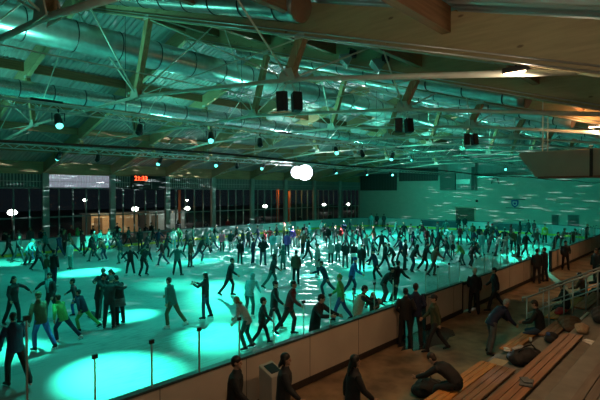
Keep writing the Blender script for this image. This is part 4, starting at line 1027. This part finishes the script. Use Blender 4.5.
ice(326, 298, 'stride', 262, 1.66, 'navy', 'jeans', K('short', 'brown'), 'skater leaning hard to the left with one leg stretched back')
ice(352, 297, 'glide', 95, 1.74, 'blue', 'navy', K('beanie', 'blue'), 'skater in blue hat and blue jacket near the middle of the ice')
ice(341, 322, 'walk', 280, 1.66, 'green', 'blue', K('bobble', 'green'), 'skater in green jacket and green bobble hat left of the pale waistcoat man')
ice(318, 277, 'stand', 250, 1.76, 'palegrey', 'black', K('short', 'brown'), 'tall skater in a long pale grey coat, centre of the ice', jk='long')
# men leaning on the near boards from the ice side
person((9.95, 8.5), 'arm_board', 120, 1.80, 'black', 'black', K('short'), 'man in black jacket leaning an arm on the near boards where glass stops')
person((12.0, 8.5), 'lean_board', 95, 1.74, 'black', 'black', K('short'), 'man in pale waistcoat over black leaning on the near boards')
child_obj('waistcoat', get('lean_board', False, 'waistcoat'), C['cream'], COL.objects[-1] if False else LAST[0])
person((12.95, 8.5), 'lean_board', 200, 1.38, 'brown', 'brown', K('bob', 'red'), 'red haired child in brown behind the near boards beside the waistcoat man', child=True)
ice(396, 303, 'glide', 60, 1.74, 'black', 'black', K('short'), 'dark skater in black just behind the boards above the two gap men', bag=backpack('black'))
ice(384, 306, 'bent', 100, 1.62, 'charcoal', 'grey', K('short'), 'skater in charcoal bending behind the boards next to the red haired child')
# --- middle band, left to right
ice(53, 287, 'stand', 20, 1.76, 'black', 'navy', K('short'), 'adult in black jacket seen from behind, upper left of the hand holding pair')
ice(46, 281, 'stand2', 20, 1.3, 'olive', 'turquoise', K('bobble', 'olive'), 'child in olive bobble hat beside the adult in black jacket', child=True)
ice(70, 270, 'stand', 200, 1.68, 'palegrey', 'teal', K('short', 'brown'), 'skater in pale grey jacket standing left of the bright pool of light')
ice(59, 259, 'walk', 280, 1.72, 'navy', 'navy', K('beanie', 'black'), 'skater in navy with black hat near the far boards at left')
ice(18, 263, 'walk', 95, 1.80, 'black', 'black', K('short'), 'tall black clad skater near the far boards at far left')
ice(27, 266, 'bent', 90, 1.72, 'turquoise', 'charcoal', K('beanie', 'teal'), 'stooping skater in turquoise jacket beside the tall black clad one')
ice(35, 262, 'bent', 275, 1.55, 'teal', 'navy', K('short'), 'stooping skater in teal jacket, third from the left edge')
ice(82, 254, 'stand', 110, 1.66, 'darkred', 'black', K('short'), 'skater in dark red jacket by the far boards at left')
ice(77, 249, 'walk', 100, 1.70, 'green', 'teal', K('hood', 'green'), 'skater in green hooded jacket by the dark red one near the far boards')
ice(97, 250.5, 'bent', 100, 1.66, 'turquoise', 'navy', K('short', 'brown'), 'skater in turquoise leaning forward by the far boards below the warm kiosk')
ice(107, 250.5, 'glide', 80, 1.72, 'white', 'jeans', K('short', 'brown'), 'skater in bright white jacket by the far boards below the warm kiosk')
ice(114, 249, 'walk', 90, 1.70, 'charcoal', 'charcoal', K('beanie', 'charcoal'), 'charcoal clad skater right of the bright white jacket by the far boards')
ice(130, 276, 'spread', 180, 1.60, 'black', 'black', K('short', 'brown'), 'small black figure standing with arms and legs spread wide')
ice(143, 277, 'bent', 120, 1.74, 'charcoal', 'black', K('beanie', 'charcoal'), 'stooping adult with round backpack beside the spread armed figure', bag=backpack('olive'))
ice(120, 264, 'glide', 240, 1.68, 'charcoal', 'teal', K('short'), 'charcoal jacketed skater behind the spread armed figure on the left')
ice(128, 247, 'walk', 90, 1.68, 'teal', 'black', K('short'), 'teal jacketed skater by the far boards below the kiosk right side')
ice(140, 251, 'stand', 180, 1.74, 'black', 'black', K('beanie', 'black'), 'black hatted skater by the far boards above the stooping adult')
ice(166, 258, 'glide', 85, 1.76, 'black', 'black', K('hood', 'black'), 'wide black hooded skater by the far boards below the pale kiosk')
ice(173, 250, 'stand2', 130, 1.70, 'white', 'turquoise', K('short', 'fair'), 'fair haired skater in white by the far boards below the pale kiosk')
ice(177, 276, 'spread', 10, 1.68, 'teal', 'black', K('short', 'black'), 'skater with spread legs in teal, between the stooping adult and the bent leg skater')
ice(187, 253, 'walk', 270, 1.72, 'charcoal', 'charcoal', K('short'), 'charcoal clad skater left behind the bent leg skater')
ice(199, 264, 'stride', 80, 1.84, 'charcoal', 'jeans', K('short', 'brown'), 'tall skater bending one leg, gliding right, left of the pink top')
ice(193, 247, 'stand', 90, 1.70, 'grey', 'black', K('bob', 'brown'), 'skater in grey by the far boards above the tall bent leg skater')
ice(222, 252, 'stand', 190, 1.62, 'pink', 'black', K('pony', 'brown'), 'woman in bright pink top and black trousers')
ice(231, 252, 'stand2', 170, 1.62, 'charcoal', 'palegrey', K('short'), 'skater in pale trousers and charcoal jacket right of the pink top')
ice(243, 253, 'stand', 240, 1.72, 'black', 'jeans', K('short'), 'black jacketed skater behind the boy with legs apart')
ice(240, 264.5, 'stand2', 10, 1.56, 'black', 'charcoal', K('short'), 'boy in black jacket with legs apart seen from behind')
ice(253, 265.5, 'pockets', 90, 1.66, 'navy', 'navy', K('short', 'brown'), 'man in navy standing sideways left of the broad black jacket')
ice(263, 266, 'pockets', 10, 1.78, 'black', 'jeans', K('short'), 'broad man in black jacket and jeans seen from behind, centre left')
ice(273, 257, 'stand', 200, 1.74, 'turquoise', 'palegrey', K('short', 'brown'), 'skater in turquoise jacket and pale trousers right of the broad black jacket')
ice(278.5, 255, 'stand2', 200, 1.62, 'white', 'charcoal', K('long', 'brown'), 'long haired skater in white top left of the purple jacket')
ice(275.5, 269, 'hug', 80, 1.46, 'palegrey', 'black', K('hood', 'palegrey'), 'child in pale grey hooded coat holding on to a teal coated child', child=True, jk='long')
ice(283, 270.5, 'stand2', 300, 1.42, 'teal', 'teal', K('hood', 'teal'), 'child in teal hooded coat beside the pale grey hooded child', child=True, jk='long')
ice(287, 257.5, 'stand', 20, 1.78, 'purple', 'jeans', K('short', 'brown'), 'man in purple jacket and jeans seen from behind')
ice(292.5, 248, 'stand', 150, 1.74, 'purple', 'palegrey', K('bob', 'brown'), 'skater in purple top left of the orange jacket')
ice(298, 247.5, 'stand2', 210, 1.70, 'orange', 'palegrey', K('short', 'fair'), 'skater in bright orange jacket')
ice(304.5, 244, 'stand', 0, 1.74, 'black', 'black', K('short'), 'black clad skater right behind the orange jacket')
ice(265, 249, 'walk', 260, 1.5, 'red', 'jeans', K('short', 'brown'), 'small skater in red between turquoise jacket and broad black jacket', child=True)
ice(250, 243, 'glide', 270, 1.70, 'teal', 'black', K('beanie', 'teal'), 'teal hatted skater before the far boards above the man in navy')
ice(277, 243, 'walk', 270, 1.70, 'charcoal', 'black', K('short'), 'charcoal skater before the far boards above the turquoise jacket')
ice(309, 241, 'walk', 100, 1.70, 'turquoise', 'teal', K('short'), 'turquoise clad skater near the far boards right of the black clad one')
ice(328, 247, 'stand', 160, 1.74, 'black', 'charcoal', K('short'), 'black jacketed skater left of the pair in grey at mid distance')
ice(336, 246, 'stand2', 190, 1.70, 'grey', 'black', K('bob', 'brown'), 'skater in grey jacket with brown bob, mid distance right of centre')
ice(341, 245, 'stand', 200, 1.66, 'red', 'palegrey', K('short'), 'skater in red jacket and pale trousers, mid distance right of centre')
ice(346, 249, 'walk', 90, 1.76, 'black', 'black', K('beanie', 'black'), 'black hatted skater right of the red jacket')
ice(331, 265, 'stand2', 20, 1.52, 'palegrey', 'black', K('hood', 'palegrey'), 'child in pale grey hooded jacket, left end of a row of five', child=True)
ice(338, 262, 'stand', 170, 1.40, 'teal', 'teal', K('bobble', 'teal'), 'child in teal bobble hat second in a row of five', child=True)
ice(345.5, 268.5, 'stand2', 15, 1.62, 'black', 'grey', K('short'), 'skater in black jacket and grey trousers third in a row of five')
ice(354, 267, 'stand', 180, 1.52, 'black', 'black', K('long'), 'girl in black jacket with white skirt', bag=skirt('white'))
ice(362, 273, 'stand', 190, 1.58, 'charcoal', 'black', K('short', 'brown'), 'slim skater in charcoal right of the girl with the white skirt')
ice(373, 267, 'reach_r', 80, 1.50, 'black', 'black', K('pony'), 'girl in black stretching out one arm to the left')
ice(360, 246, 'spread', 10, 1.74, 'black', 'black', K('short'), 'black figure with arms held out behind the row of five')
ice(382, 256, 'spread', 200, 1.78, 'black', 'black', K('beanie', 'black'), 'broad black figure with arms apart on the bright strip of ice')
ice(385, 271, 'walk', 120, 1.66, 'black', 'black', K('short'), 'black clad skater with short hair right of the girl stretching an arm')
ice(394, 269, 'bent', 270, 1.56, 'charcoal', 'black', K('short'), 'stooping charcoal skater facing left at right of centre')
ice(405, 271, 'stand', 100, 1.80, 'black', 'charcoal', K('short'), 'tall skater in black jacket, left of a dark group of three')
ice(412.5, 273, 'bent', 80, 1.66, 'black', 'navy', K('hood', 'black'), 'black hooded skater in the middle of a dark group of three')
ice(425, 272.5, 'glide', 100, 1.76, 'black', 'black', K('beanie', 'black'), 'black hatted skater on the right of a dark group of three')
ice(434, 277, 'glide', 80, 1.72, 'brown', 'charcoal', K('short'), 'brown jacketed skater gliding right before the shut gate')
ice(401, 263, 'walk', 280, 1.7, 'navy', 'black', K('short'), 'navy jacketed skater behind the tall one of the dark group')
# --- far right band
for px, py, lab, j in ((371.5, 227, 'pale turquoise clad skater left of two dark ones by the far end corner', 'turquoise'), (377, 227, 'dark skater in the middle of three by the far end corner', 'black'), (384, 227.5, 'dark skater right of three by the far end corner', 'charcoal')):
    ice(px, py, 'stand', 0, 1.72, j, 'black' if j != 'turquoise' else 'turquoise', K('short'), lab)
ice(427, 249, 'stand', 150, 1.72, 'darkred', 'charcoal', K('short'), 'skater in dark red jacket below the left of the roller door')
ice(438, 257, 'glide', 70, 1.76, 'black', 'black', K('hood', 'black'), 'black hooded skater left of the pale grey jacket, before the end boards')
ice(432, 252, 'walk', 100, 1.70, 'charcoal', 'black', K('short'), 'charcoal skater between dark red jacket and black hood')
ice(418, 246, 'walk', 280, 1.70, 'turquoise', 'teal', K('bob', 'brown'), 'brown haired skater in turquoise before the end boards')
ice(411, 243, 'stand', 190, 1.68, 'palegrey', 'navy', K('short'), 'skater in pale grey jacket and navy trousers near the end boards')
ice(452, 253, 'stand2', 200, 1.60, 'palegrey', 'palegrey', K('hood', 'palegrey'), 'skater all in pale grey with hood up, below the roller door')
ice(446, 245, 'glide', 100, 1.66, 'turquoise', 'palegrey', K('short', 'brown'), 'skater in turquoise and pale trousers below the roller door')
ice(453, 257, 'stand', 180, 1.05, 'black', 'black', K('beanie', 'black'), 'tiny child in black hat before the skater in pale grey', child=True)
ice(460, 245, 'stand', 160, 1.70, 'darkred', 'black', K('beanie', 'black'), 'skater in dark red with black hat below the roller door')
ice(458.5, 231.5, 'stand', 180, 1.76, 'black', 'black', K('short'), 'black clad person before the roller door, left of two')
ice(465, 231.8, 'stand', 190, 1.78, 'black', 'charcoal', K('short'), 'black jacketed person before the roller door, right of two')
ice(463, 267, 'bent', 300, 1.56, 'green', 'teal', K('short', 'brown'), 'skater bending in bright green jacket behind the near boards')
ice(471, 269, 'bent', 80, 1.64, 'black', 'black', K('short'), 'skater bending in black right of the bright green jacket')
ice(474, 251, 'walk', 90, 1.66, 'navy', 'black', K('short'), 'navy jacketed skater above the bending bright green one')
ice(482, 254, 'stand', 200, 1.60, 'turquoise', 'turquoise', K('bob', 'fair'), 'fair haired skater all in turquoise near the near boards')
ice(490, 255, 'lean_board', 90, 1.72, 'grey', 'charcoal', K('short', 'brown'), 'man in grey jacket leaning on near boards left of the white jacket')
ice(497.5, 257, 'lean_board', 110, 1.62, 'white', 'grey', K('short'), 'skater in bright white jacket leaning on the near boards')
ice(506, 256, 'lean_board', 170, 1.66, 'palegrey', 'palegrey', K('short', 'brown'), 'skater in pale grey jacket leaning on near boards right of white jacket')
ice(505, 249, 'spread', 0, 1.66, 'black', 'black', K('short'), 'black figure with arms out behind the white jacket')
ice(519, 258, 'stand', 120, 1.78, 'teal', 'black', K('short'), 'tall teal jacketed skater left of the hi-vis vest')
ice(526, 256, 'walk', 80, 1.72, 'black', 'black', K('short'), 'black clad skater between teal jacket and hi-vis vest')
ice(545, 244.5, 'stand', 180, 1.74, 'yellow', 'black', K('short'), 'steward in striped hi-vis jacket standing near the end wall doors', bag=stripes)
ice(520, 240, 'stand', 90, 1.74, 'black', 'black', K('hood', 'black'), 'black hooded person by the end boards under the crest')
ice(534, 238, 'reach', 90, 1.74, 'black', 'charcoal', K('short'), 'dark figure stretching an arm, left behind the hi-vis vest')
ice(529, 236, 'walk', 270, 1.70, 'charcoal', 'black', K('beanie', 'black'), 'dark hatted figure by the end boards right under the crest')
ice(555, 255, 'lean_board', 120, 1.68, 'navy', 'black', K('short'), 'navy jacketed skater by near boards left of the floral jacket')
ice(562, 250, 'lean_board', 100, 1.74, 'palegrey', 'grey', K('short', 'brown'), 'skater in pale patterned jacket leaning at the boards by the end doors')
ice(573, 250, 'lean_board', 160, 1.70, 'brown', 'black', K('short', 'brown'), 'brown jacketed skater leaning at the boards below the right end door')
ice(587, 246, 'stand', 130, 1.84, 'black', 'black', K('bald', 'grey'), 'bald man in black behind the boards near the right edge')
ice(486, 246, 'walk', 90, 1.70, 'black', 'teal', K('beanie', 'black'), 'black hatted skater above the one all in turquoise')
ice(468, 244, 'glide', 270, 1.66, 'teal', 'black', K('short'), 'teal jacketed skater gliding left, right of the roller door')
ice(399, 249, 'glide', 90, 1.7, 'black', 'navy', K('short'), 'dark skater in navy trousers on the right bright strip of ice')
ice(396, 236, 'walk', 90, 1.70, 'charcoal', 'black', K('short'), 'dark skater far off near the end boards left side')
ice(422, 236, 'walk', 270, 1.70, 'black', 'black', K('beanie', 'black'), 'black hatted skater far off by the dark advert of the end boards')
ice(350, 235, 'walk', 90, 1.70, 'charcoal', 'black', K('short'), 'dark skater far off by the window corner')
ice(322, 238, 'stand', 0, 1.70, 'teal', 'black', K('short'), 'teal jacketed skater far off below the bright floodlight')
ice(214, 244, 'glide', 90, 1.70, 'charcoal', 'teal', K('beanie', 'grey'), 'grey hatted skater far off by the boards left of pink top')
ice(153, 246, 'walk', 90, 1.72, 'black', 'charcoal', K('short'), 'black jacketed skater by the far boards between the two kiosks')
# more of the moving crowd
ice(90, 257.5, 'glide', 90, 1.70, 'black', 'black', K('short'), 'black clad skater by the far boards left of the turquoise one')
ice(46, 255, 'glide', 270, 1.68, 'teal', 'black', K('beanie', 'teal'), 'teal hatted skater before the blank far boards at left')
ice(8, 258, 'walk', 90, 1.66, 'charcoal', 'black', K('short'), 'charcoal skater at the left edge below the green lettered board')
ice(93, 262, 'walk', 270, 1.60, 'charcoal', 'teal', K('bob', 'black'), 'bob haired skater in charcoal just above the bright pool of light')
ice(308, 262, 'walk', 95, 1.66, 'black', 'charcoal', K('short'), 'black jacketed skater left of the long pale grey coat')
ice(296, 285, 'stand', 0, 1.66, 'brown', 'black', K('short'), 'brown jacketed skater below the teal coated child')
ice(272, 290, 'glide', 100, 1.70, 'charcoal', 'teal', K('hood', 'charcoal'), 'charcoal hooded skater gliding right below the pale grey hooded child')
ice(376, 282, 'glide', 260, 1.66, 'navy', 'black', K('beanie', 'navy'), 'navy hatted skater gliding left at right of centre')
ice(447, 262, 'walk', 270, 1.64, 'black', 'jeans', K('short'), 'black jacketed skater in jeans before the shut gate')
# --- spectators behind the far boards, only heads and shoulders above them
SP = [(6, 'charcoal', K('short'), 'spectator in charcoal behind the green lettered far board'), (19, 'palegrey', K('short', 'brown'), 'spectator in pale jacket behind the far boards at left'), (30, 'grey', K('bob', 'fair'), 'fair haired spectator behind the far boards at left'),
      (43, 'black', K('short'), 'black clad spectator left of the first column behind the far boards'), (62, 'black', K('beanie', 'black'), 'black hatted spectator just right of the first column'), (71, 'red', K('hood', 'red'), 'spectator in red hood behind the blank far boards'),
      (80, 'charcoal', K('short'), 'spectator in charcoal right of the red hood'), (93, 'black', K('short'), 'broad black spectator in front of the warm kiosk'), (117, 'charcoal', K('short'), 'charcoal spectator under the second column'),
      (146, 'black', K('short'), 'black spectator between the two kiosks'), (151.5, 'black', K('beanie', 'black'), 'black hatted spectator between the two kiosks'), (178, 'charcoal', K('bob', 'brown'), 'brown haired spectator in front of the pale kiosk'),
      (206, 'black', K('short'), 'tall black spectator beside the column right of the pale kiosk'), (228, 'red', K('short'), 'spectator in red behind the far boards above the pink top'), (262, 'charcoal', K('short'), 'spectator in charcoal behind the far boards left of the orange posts'), (300, 'black', K('short'), 'black spectator behind the far boards below the floodlight'), (330, 'charcoal', K('beanie', 'black'), 'black hatted spectator behind the far boards by the window corner')]
for k, (px, j, hr, lab) in enumerate(SP):
    Y = 40.2 + .5*(k % 3); person((on_y(px, Y), Y), 'stand', 180 + 25*math.sin(k*2.1), 1.70 + .08*(k % 3), j, 'black', hr, lab, ice=False, group='spectators behind the far boards')
# ------------------------------------------------------------------ people on the walkway and the stand
W = lambda px, py, *a, **k: person(G(px, py, -.02), *a, ice=False, **k)
W(406, 347, 'pockets', 10, 1.74, 'black', 'black', K('short'), 'man in black in the board gap, left of two')
W(416, 344.5, 'pockets', 20, 1.84, 'navy', 'charcoal', K('short', 'brown'), 'taller man in navy jacket in the board gap, right of two')
W(436, 352, 'walk', 275, 1.68, 'olive', 'charcoal', K('cap', 'charcoal'), 'person in peaked cap and dark olive jacket walking left by the boards')
W(475, 314, 'stand2', 15, 1.72, 'black', 'black', K('beanie', 'cream'), 'person in cream hat and black coat standing at the shut gate')
W(496, 311, 'walk', 285, 1.72, 'charcoal', 'charcoal', K('short'), 'charcoal clad walker passing right of the cream hat')
W(537.5, 283.5, 'stand', 30, 1.74, 'black', 'black', K('short'), 'black clad person of the couple at the open gate, left one')
W(545.5, 281.5, 'stand', 330, 1.76, 'black', 'black', K('short', 'brown'), 'black clad person of the couple at the open gate, right one')
W(566, 270, 'stand2', 200, 1.74, 'black', 'black', K('short'), 'person in black standing by the far end of the near boards')
W(597, 283, 'stand', 250, 1.74, 'black', 'black', K('short'), 'dark person at the right edge above the handrail')
person((13.85, 5.0), 'stoop', 80, 1.74, 'navy', 'grey', K('short', 'grey'), 'grey haired man in dark navy jacket stooping beside the bench', ice=False)
person((5.47, 6.63), 'walk', 95, 1.74, 'black', 'charcoal', K('short'), 'dark passer-by at the bottom edge left of the white bin', ice=False)
person((6.23, 6.11), 'walk', 95, 1.72, 'charcoal', 'black', K('bob'), 'dark bob haired passer-by at the bottom edge right of the white bin', ice=False)
person((7.07, 5.11), 'walk', 80, 1.70, 'black', 'black', K('long'), 'long haired passer-by in black at the bottom edge, alone on the floor', ice=False)
def sitter(x, y, seat, pose, face, h, *a, **k):
    get(pose, k.get('child', False), 'body'); p = MESH[('P', pose, k.get('child', False))]
    z = seat + (.145 - p.off)*h/1.76
    return person((x, y), pose, face, h, *a, ice=False, z=max(z, -.02), **k)
sitter(14.85, 3.95, TH+.075, 'sit', 308, 1.76, 'black', 'jeans', K('short', 'brown'), 'man in black jacket sitting on the lowest bench beside the handrail')
sitter(9.45, 4.12, TH+.075, 'sit_bend', 312, 1.74, 'black', 'black', K('short', 'brown'), 'man in black bent far forward on the bench lacing his skates')
sitter(18.6, 4.1, TH+.075, 'sit', 312, 1.70, 'charcoal', 'black', K('short'), 'dark seated person just beyond the handrails')
sitter(20.3, 3.25, 2*TH+.075, 'sit', 318, 1.72, 'black', 'black', K('beanie', 'black'), 'black hatted person seated on the second tier beyond the handrails')
sitter(22.4, 3.25, 2*TH+.075, 'sit', 312, 1.66, 'blue', 'black', K('short'), 'person in blue jacket seated on the second tier beyond the handrails')
sitter(21.4, 4.1, TH+.075, 'sit', 314, 1.70, 'brown', 'black', K('short'), 'person in brown seated on the lowest tier beyond the handrails')

# ------------------------------------------------------------------ things lying about
def heap(name, pts, rx, ry, m, label, cat, parts=(), vox=.018):
    b = MB(); ell(b, pts, rx, ry, (0, 1, 0), 16); me = remesh(b, name, vox, .7, 3)
    c = Vector((0, 0, 0))
    for v in me.vertices:
        n = (math.sin(v.co.x*31 + v.co.y*17)*.5 + math.sin(v.co.y*43 - v.co.z*29)*.5)*.012; v.co += Vector(v.normal)*n
    zmin = min(v.co.z for v in me.vertices); base = Vector((pts[len(pts)//2][0], pts[len(pts)//2][1], zmin))
    for v in me.vertices: v.co -= base
    me.materials.append(m); o = bpy.data.objects.new(name, me); COL.objects.link(o); o.location = base; WORLD[o.name] = base
    if label: tag(o, label, cat)
    return o
def on(o, z): o.location.z = z + .004; WORLD[o.name] = Vector(o.location); return o
bagm = C['black']
o = on(heap('sports_bag', [(10.6, 3.35, 1.1), (10.95, 3.2, 1.16), (11.3, 3.1, 1.1)], [.2, .27, .18], [.12, .17, .12], bagm, 'open black bag with pale things on top lying on the second tier', 'bag'), 2*TH)
b = MB(); ell(b, [(10.75, 3.42, 1.27), (10.95, 3.3, 1.31), (11.1, 3.35, 1.26)], [.05, .07, .03], [.02, .03, .02], (0, 1, 0), 10); b.build('pale_garment', C['palegrey'], o)
b = MB(); b.tube([(10.72, 3.3, 1.22), (10.8, 3.2, 1.36), (11.0, 3.1, 1.38), (11.15, 3.05, 1.24)], .016, 8); b.build('strap', M_black, o)
o = on(heap('sports_bag', [(9.75, 5.2, .1), (10.1, 5.15, .17), (10.45, 5.0, .1)], [.2, .28, .2], [.12, .18, .12], bagm, 'black bag on the floor beside the man lacing his skates', 'bag'), -.02)
b = MB(); b.tube([(9.9, 5.2, .25), (10.0, 5.18, .38), (10.2, 5.12, .38), (10.3, 5.1, .25)], .016, 8); b.build('handle', M_black, o)
o = on(heap('sports_bag', [(12.75, 3.2, 1.05), (13.0, 3.2, 1.1), (13.2, 3.2, 1.05)], [.12, .15, .1], [.08, .11, .08], bagm, 'small dark bag with a blue patch at the end of the short bench', 'bag'), 2*TH)
MB().box((12.86, 3.24, 1.17), (.1, .07, .05), rz=.4).build('blue_pouch', C['blue'], o)
on(heap('coat_heap', [(14.1, 2.95, 1.1), (14.6, 3.15, 1.2), (15.0, 3.2, 1.1)], [.22, .3, .22], [.1, .16, .1], C['brown'], 'heap of brown coats on the second tier by the handrail', 'coats'), 2*TH)
on(heap('coat_heap', [(13.6, 2.25, 1.5), (14.0, 2.25, 1.6), (14.4, 2.3, 1.5)], [.18, .27, .2], [.1, .18, .1], bagm, 'heap of black coats at the right edge on the third tier', 'coats'), 3*TH)
on(heap('coat_heap', [(12.35, 2.4, 1.5), (12.6, 2.45, 1.55), (12.8, 2.5, 1.5)], [.12, .16, .1], [.06, .1, .06], C['tan'], 'small tan heap of clothes at the end of the third tier bench', 'coats'), 3*TH)
on(heap('red_jacket', [(17.6, 4.15, .6), (17.85, 4.1, .66), (18.1, 4.1, .6)], [.12, .17, .12], [.06, .1, .06], C['red'], 'red jacket lying on the bench just beyond the handrail', 'jacket'), TH+.075)
def cup(x, y, z, label):
    b = MB(); b.tube([(x, y, z), (x, y, z+.1)], .04, 16, rs=[.031, .043]); o = tag(b.build('paper_cup', mat('white_paper', (.75, .72, .68), rough=.6)), label, 'cup')
    MB().tube([(x, y, z+.098), (x, y, z+.108)], .045, 16).build('lid', mat('white_paper', (.75, .72, .68), rough=.6), o)
cup(13.95, 3.96, TH+.076, 'white paper cup on the lowest bench beside the sitting man')
def paper(x, y, z, sx, sy, rz, m, label, name='paper', cat='paper'):
    b = MB(); b.box((x, y, z+.014), (sx, sy, .028), rz=rz); b.box((x+.03, y+.02, z+.04), (sx*.7, sy*.7, .024), rz=rz+.4); b.bevel(.006)
    tag(b.build(name, m), label, cat)
paper(12.75, 4.2, TH+.076, .22, .16, .3, mat('white_paper', (.75, .72, .68), rough=.6), 'crumpled white paper on the lowest bench end by the stooping man')
paper(11.75, 2.12, 3*TH+.004, .3, .18, .8, mat('white_paper', (.75, .72, .68), rough=.6), 'white paper bundle beside the end of the third tier bench')
paper(8.35, 2.43, 3*TH+.075, .34, .2, .2, C['grey'], 'flat grey folded cloth on the third tier bench', 'folded_cloth', 'cloth')
tag(MB().mm((11.55, 3.75, TH), (12.1, 4.3, TH+.03)).build('cardboard_sheet', mat('cardboard', (.5, .36, .22), rough=.8, vary=.1, scale=5)), 'flat cardboard sheet on the gap between the lowest benches', 'cardboard')
b = MB(); n = 26; cx, cy = G(428, 338); 
b.prism([(cx + (1.5*math.cos(2*math.pi*k/n))*(1+.12*math.sin(3*k)), cy + .62*math.sin(2*math.pi*k/n)*(1+.15*math.sin(2*k+1)), -.02) for k in range(n)], (0, 0, .004))
tag(b.build('puddle', mat('wet_patch', (.05, .05, .05), rough=.12)), 'wet patch on the walkway floor beside the peaked cap person', 'puddle')
# white bin with slanted dark top at the bottom edge
bx, by = 6.85, 7.05
t = thing('waste_bin', 'pale square bin with dark slanted opening against the boards at the bottom', 'bin', (bx, by, -.02))
b = MB(); b.prism([(bx-.2, by-.2, -.02), (bx-.2, by+.2, -.02), (bx-.2, by+.2, 1.08), (bx-.2, by-.2, .92)], (.4, 0, 0)); b.bevel(.012); b.build('casing', mat('pale_bin', (.42, .40, .36), rough=.5, vary=.06, scale=3), t)
b = MB(); b.prism([(bx-.13, by-.13, .956), (bx-.13, by+.12, 1.056), (bx-.13, by+.12, 1.066), (bx-.13, by-.13, .966)], (.26, 0, 0)); b.build('opening', M_black, t)
# ------------------------------------------------------------------ denser part of the crowd
ZONES = [('by the far boards at left', [(3, 252), (13, 250), (40, 250), (64, 254.5), (72, 256), (95, 252), (38, 271), (104, 262)]),
         ('in the crowd below the two kiosks', [(120, 250), (146, 256), (158, 250), (162, 266), (180, 248), (207, 255), (213, 252), (190, 268)]),
         ('in the crowd between pink top and floodlight', [(236, 246), (248, 248), (258, 246), (270, 246), (284, 244), (290, 240), (314, 247), (303, 255)]),
         ('in the crowd near the window corner', [(325, 242), (333, 240), (344, 240), (356, 241), (364, 239), (352, 253), (366, 257), (374, 249)]),
         ('in the crowd before the end boards', [(390, 243), (404, 240), (413, 252), (425, 241), (441, 247), (446, 237), (438, 240), (473, 240)]),
         ('in the crowd left of the hi-vis vest', [(479, 243), (492, 243), (498, 246), (511, 246), (514, 252), (477, 260), (537, 250), (488, 239)])]
JC = ['black', 'charcoal', 'navy', 'darkred', 'olive', 'teal', 'grey', 'brown']
HT = [('cap', 'black', 'peaked cap'), ('bobble', 'white', 'white bobble hat'), ('hood', None, 'hood up'), ('long', 'fair', 'long fair hair'), ('beanie', 'red', 'red woolly hat'), ('pony', 'brown', 'brown ponytail')]
PS = ['walk', 'glide', 'stand', 'stand2', 'stride', 'glide', 'walk', 'bent']
q = 0
for zi, (zone, pts) in enumerate(ZONES):
    for k, (px, py) in enumerate(pts):
        j = JC[k]; st, hc, words = HT[(k*5 + zi) % 6]
        ice(px, py, PS[(k + zi*3) % 8], (85, 270, 100, 20, 260, 190)[(k*7 + zi) % 6], 1.58 + .05*((k*3 + zi) % 5), j, ('black', 'jeans', 'charcoal')[(k + zi) % 3], (st, hc or j),
            '%s jacketed skater with %s %s' % ({'darkred': 'dark red'}.get(j, j), words, zone), group='skaters in the moving crowd')
w = bpy.data.worlds.new('night'); S.world = w; w.use_nodes = True
w.node_tree.nodes['Background'].inputs[0].default_value = (.004, .006, .008, 1); w.node_tree.nodes['Background'].inputs[1].default_value = 1
S.cycles.transparent_max_bounces = 96; S.cycles.max_bounces = 8; S.cycles.diffuse_bounces = 4; S.cycles.caustics_reflective = False
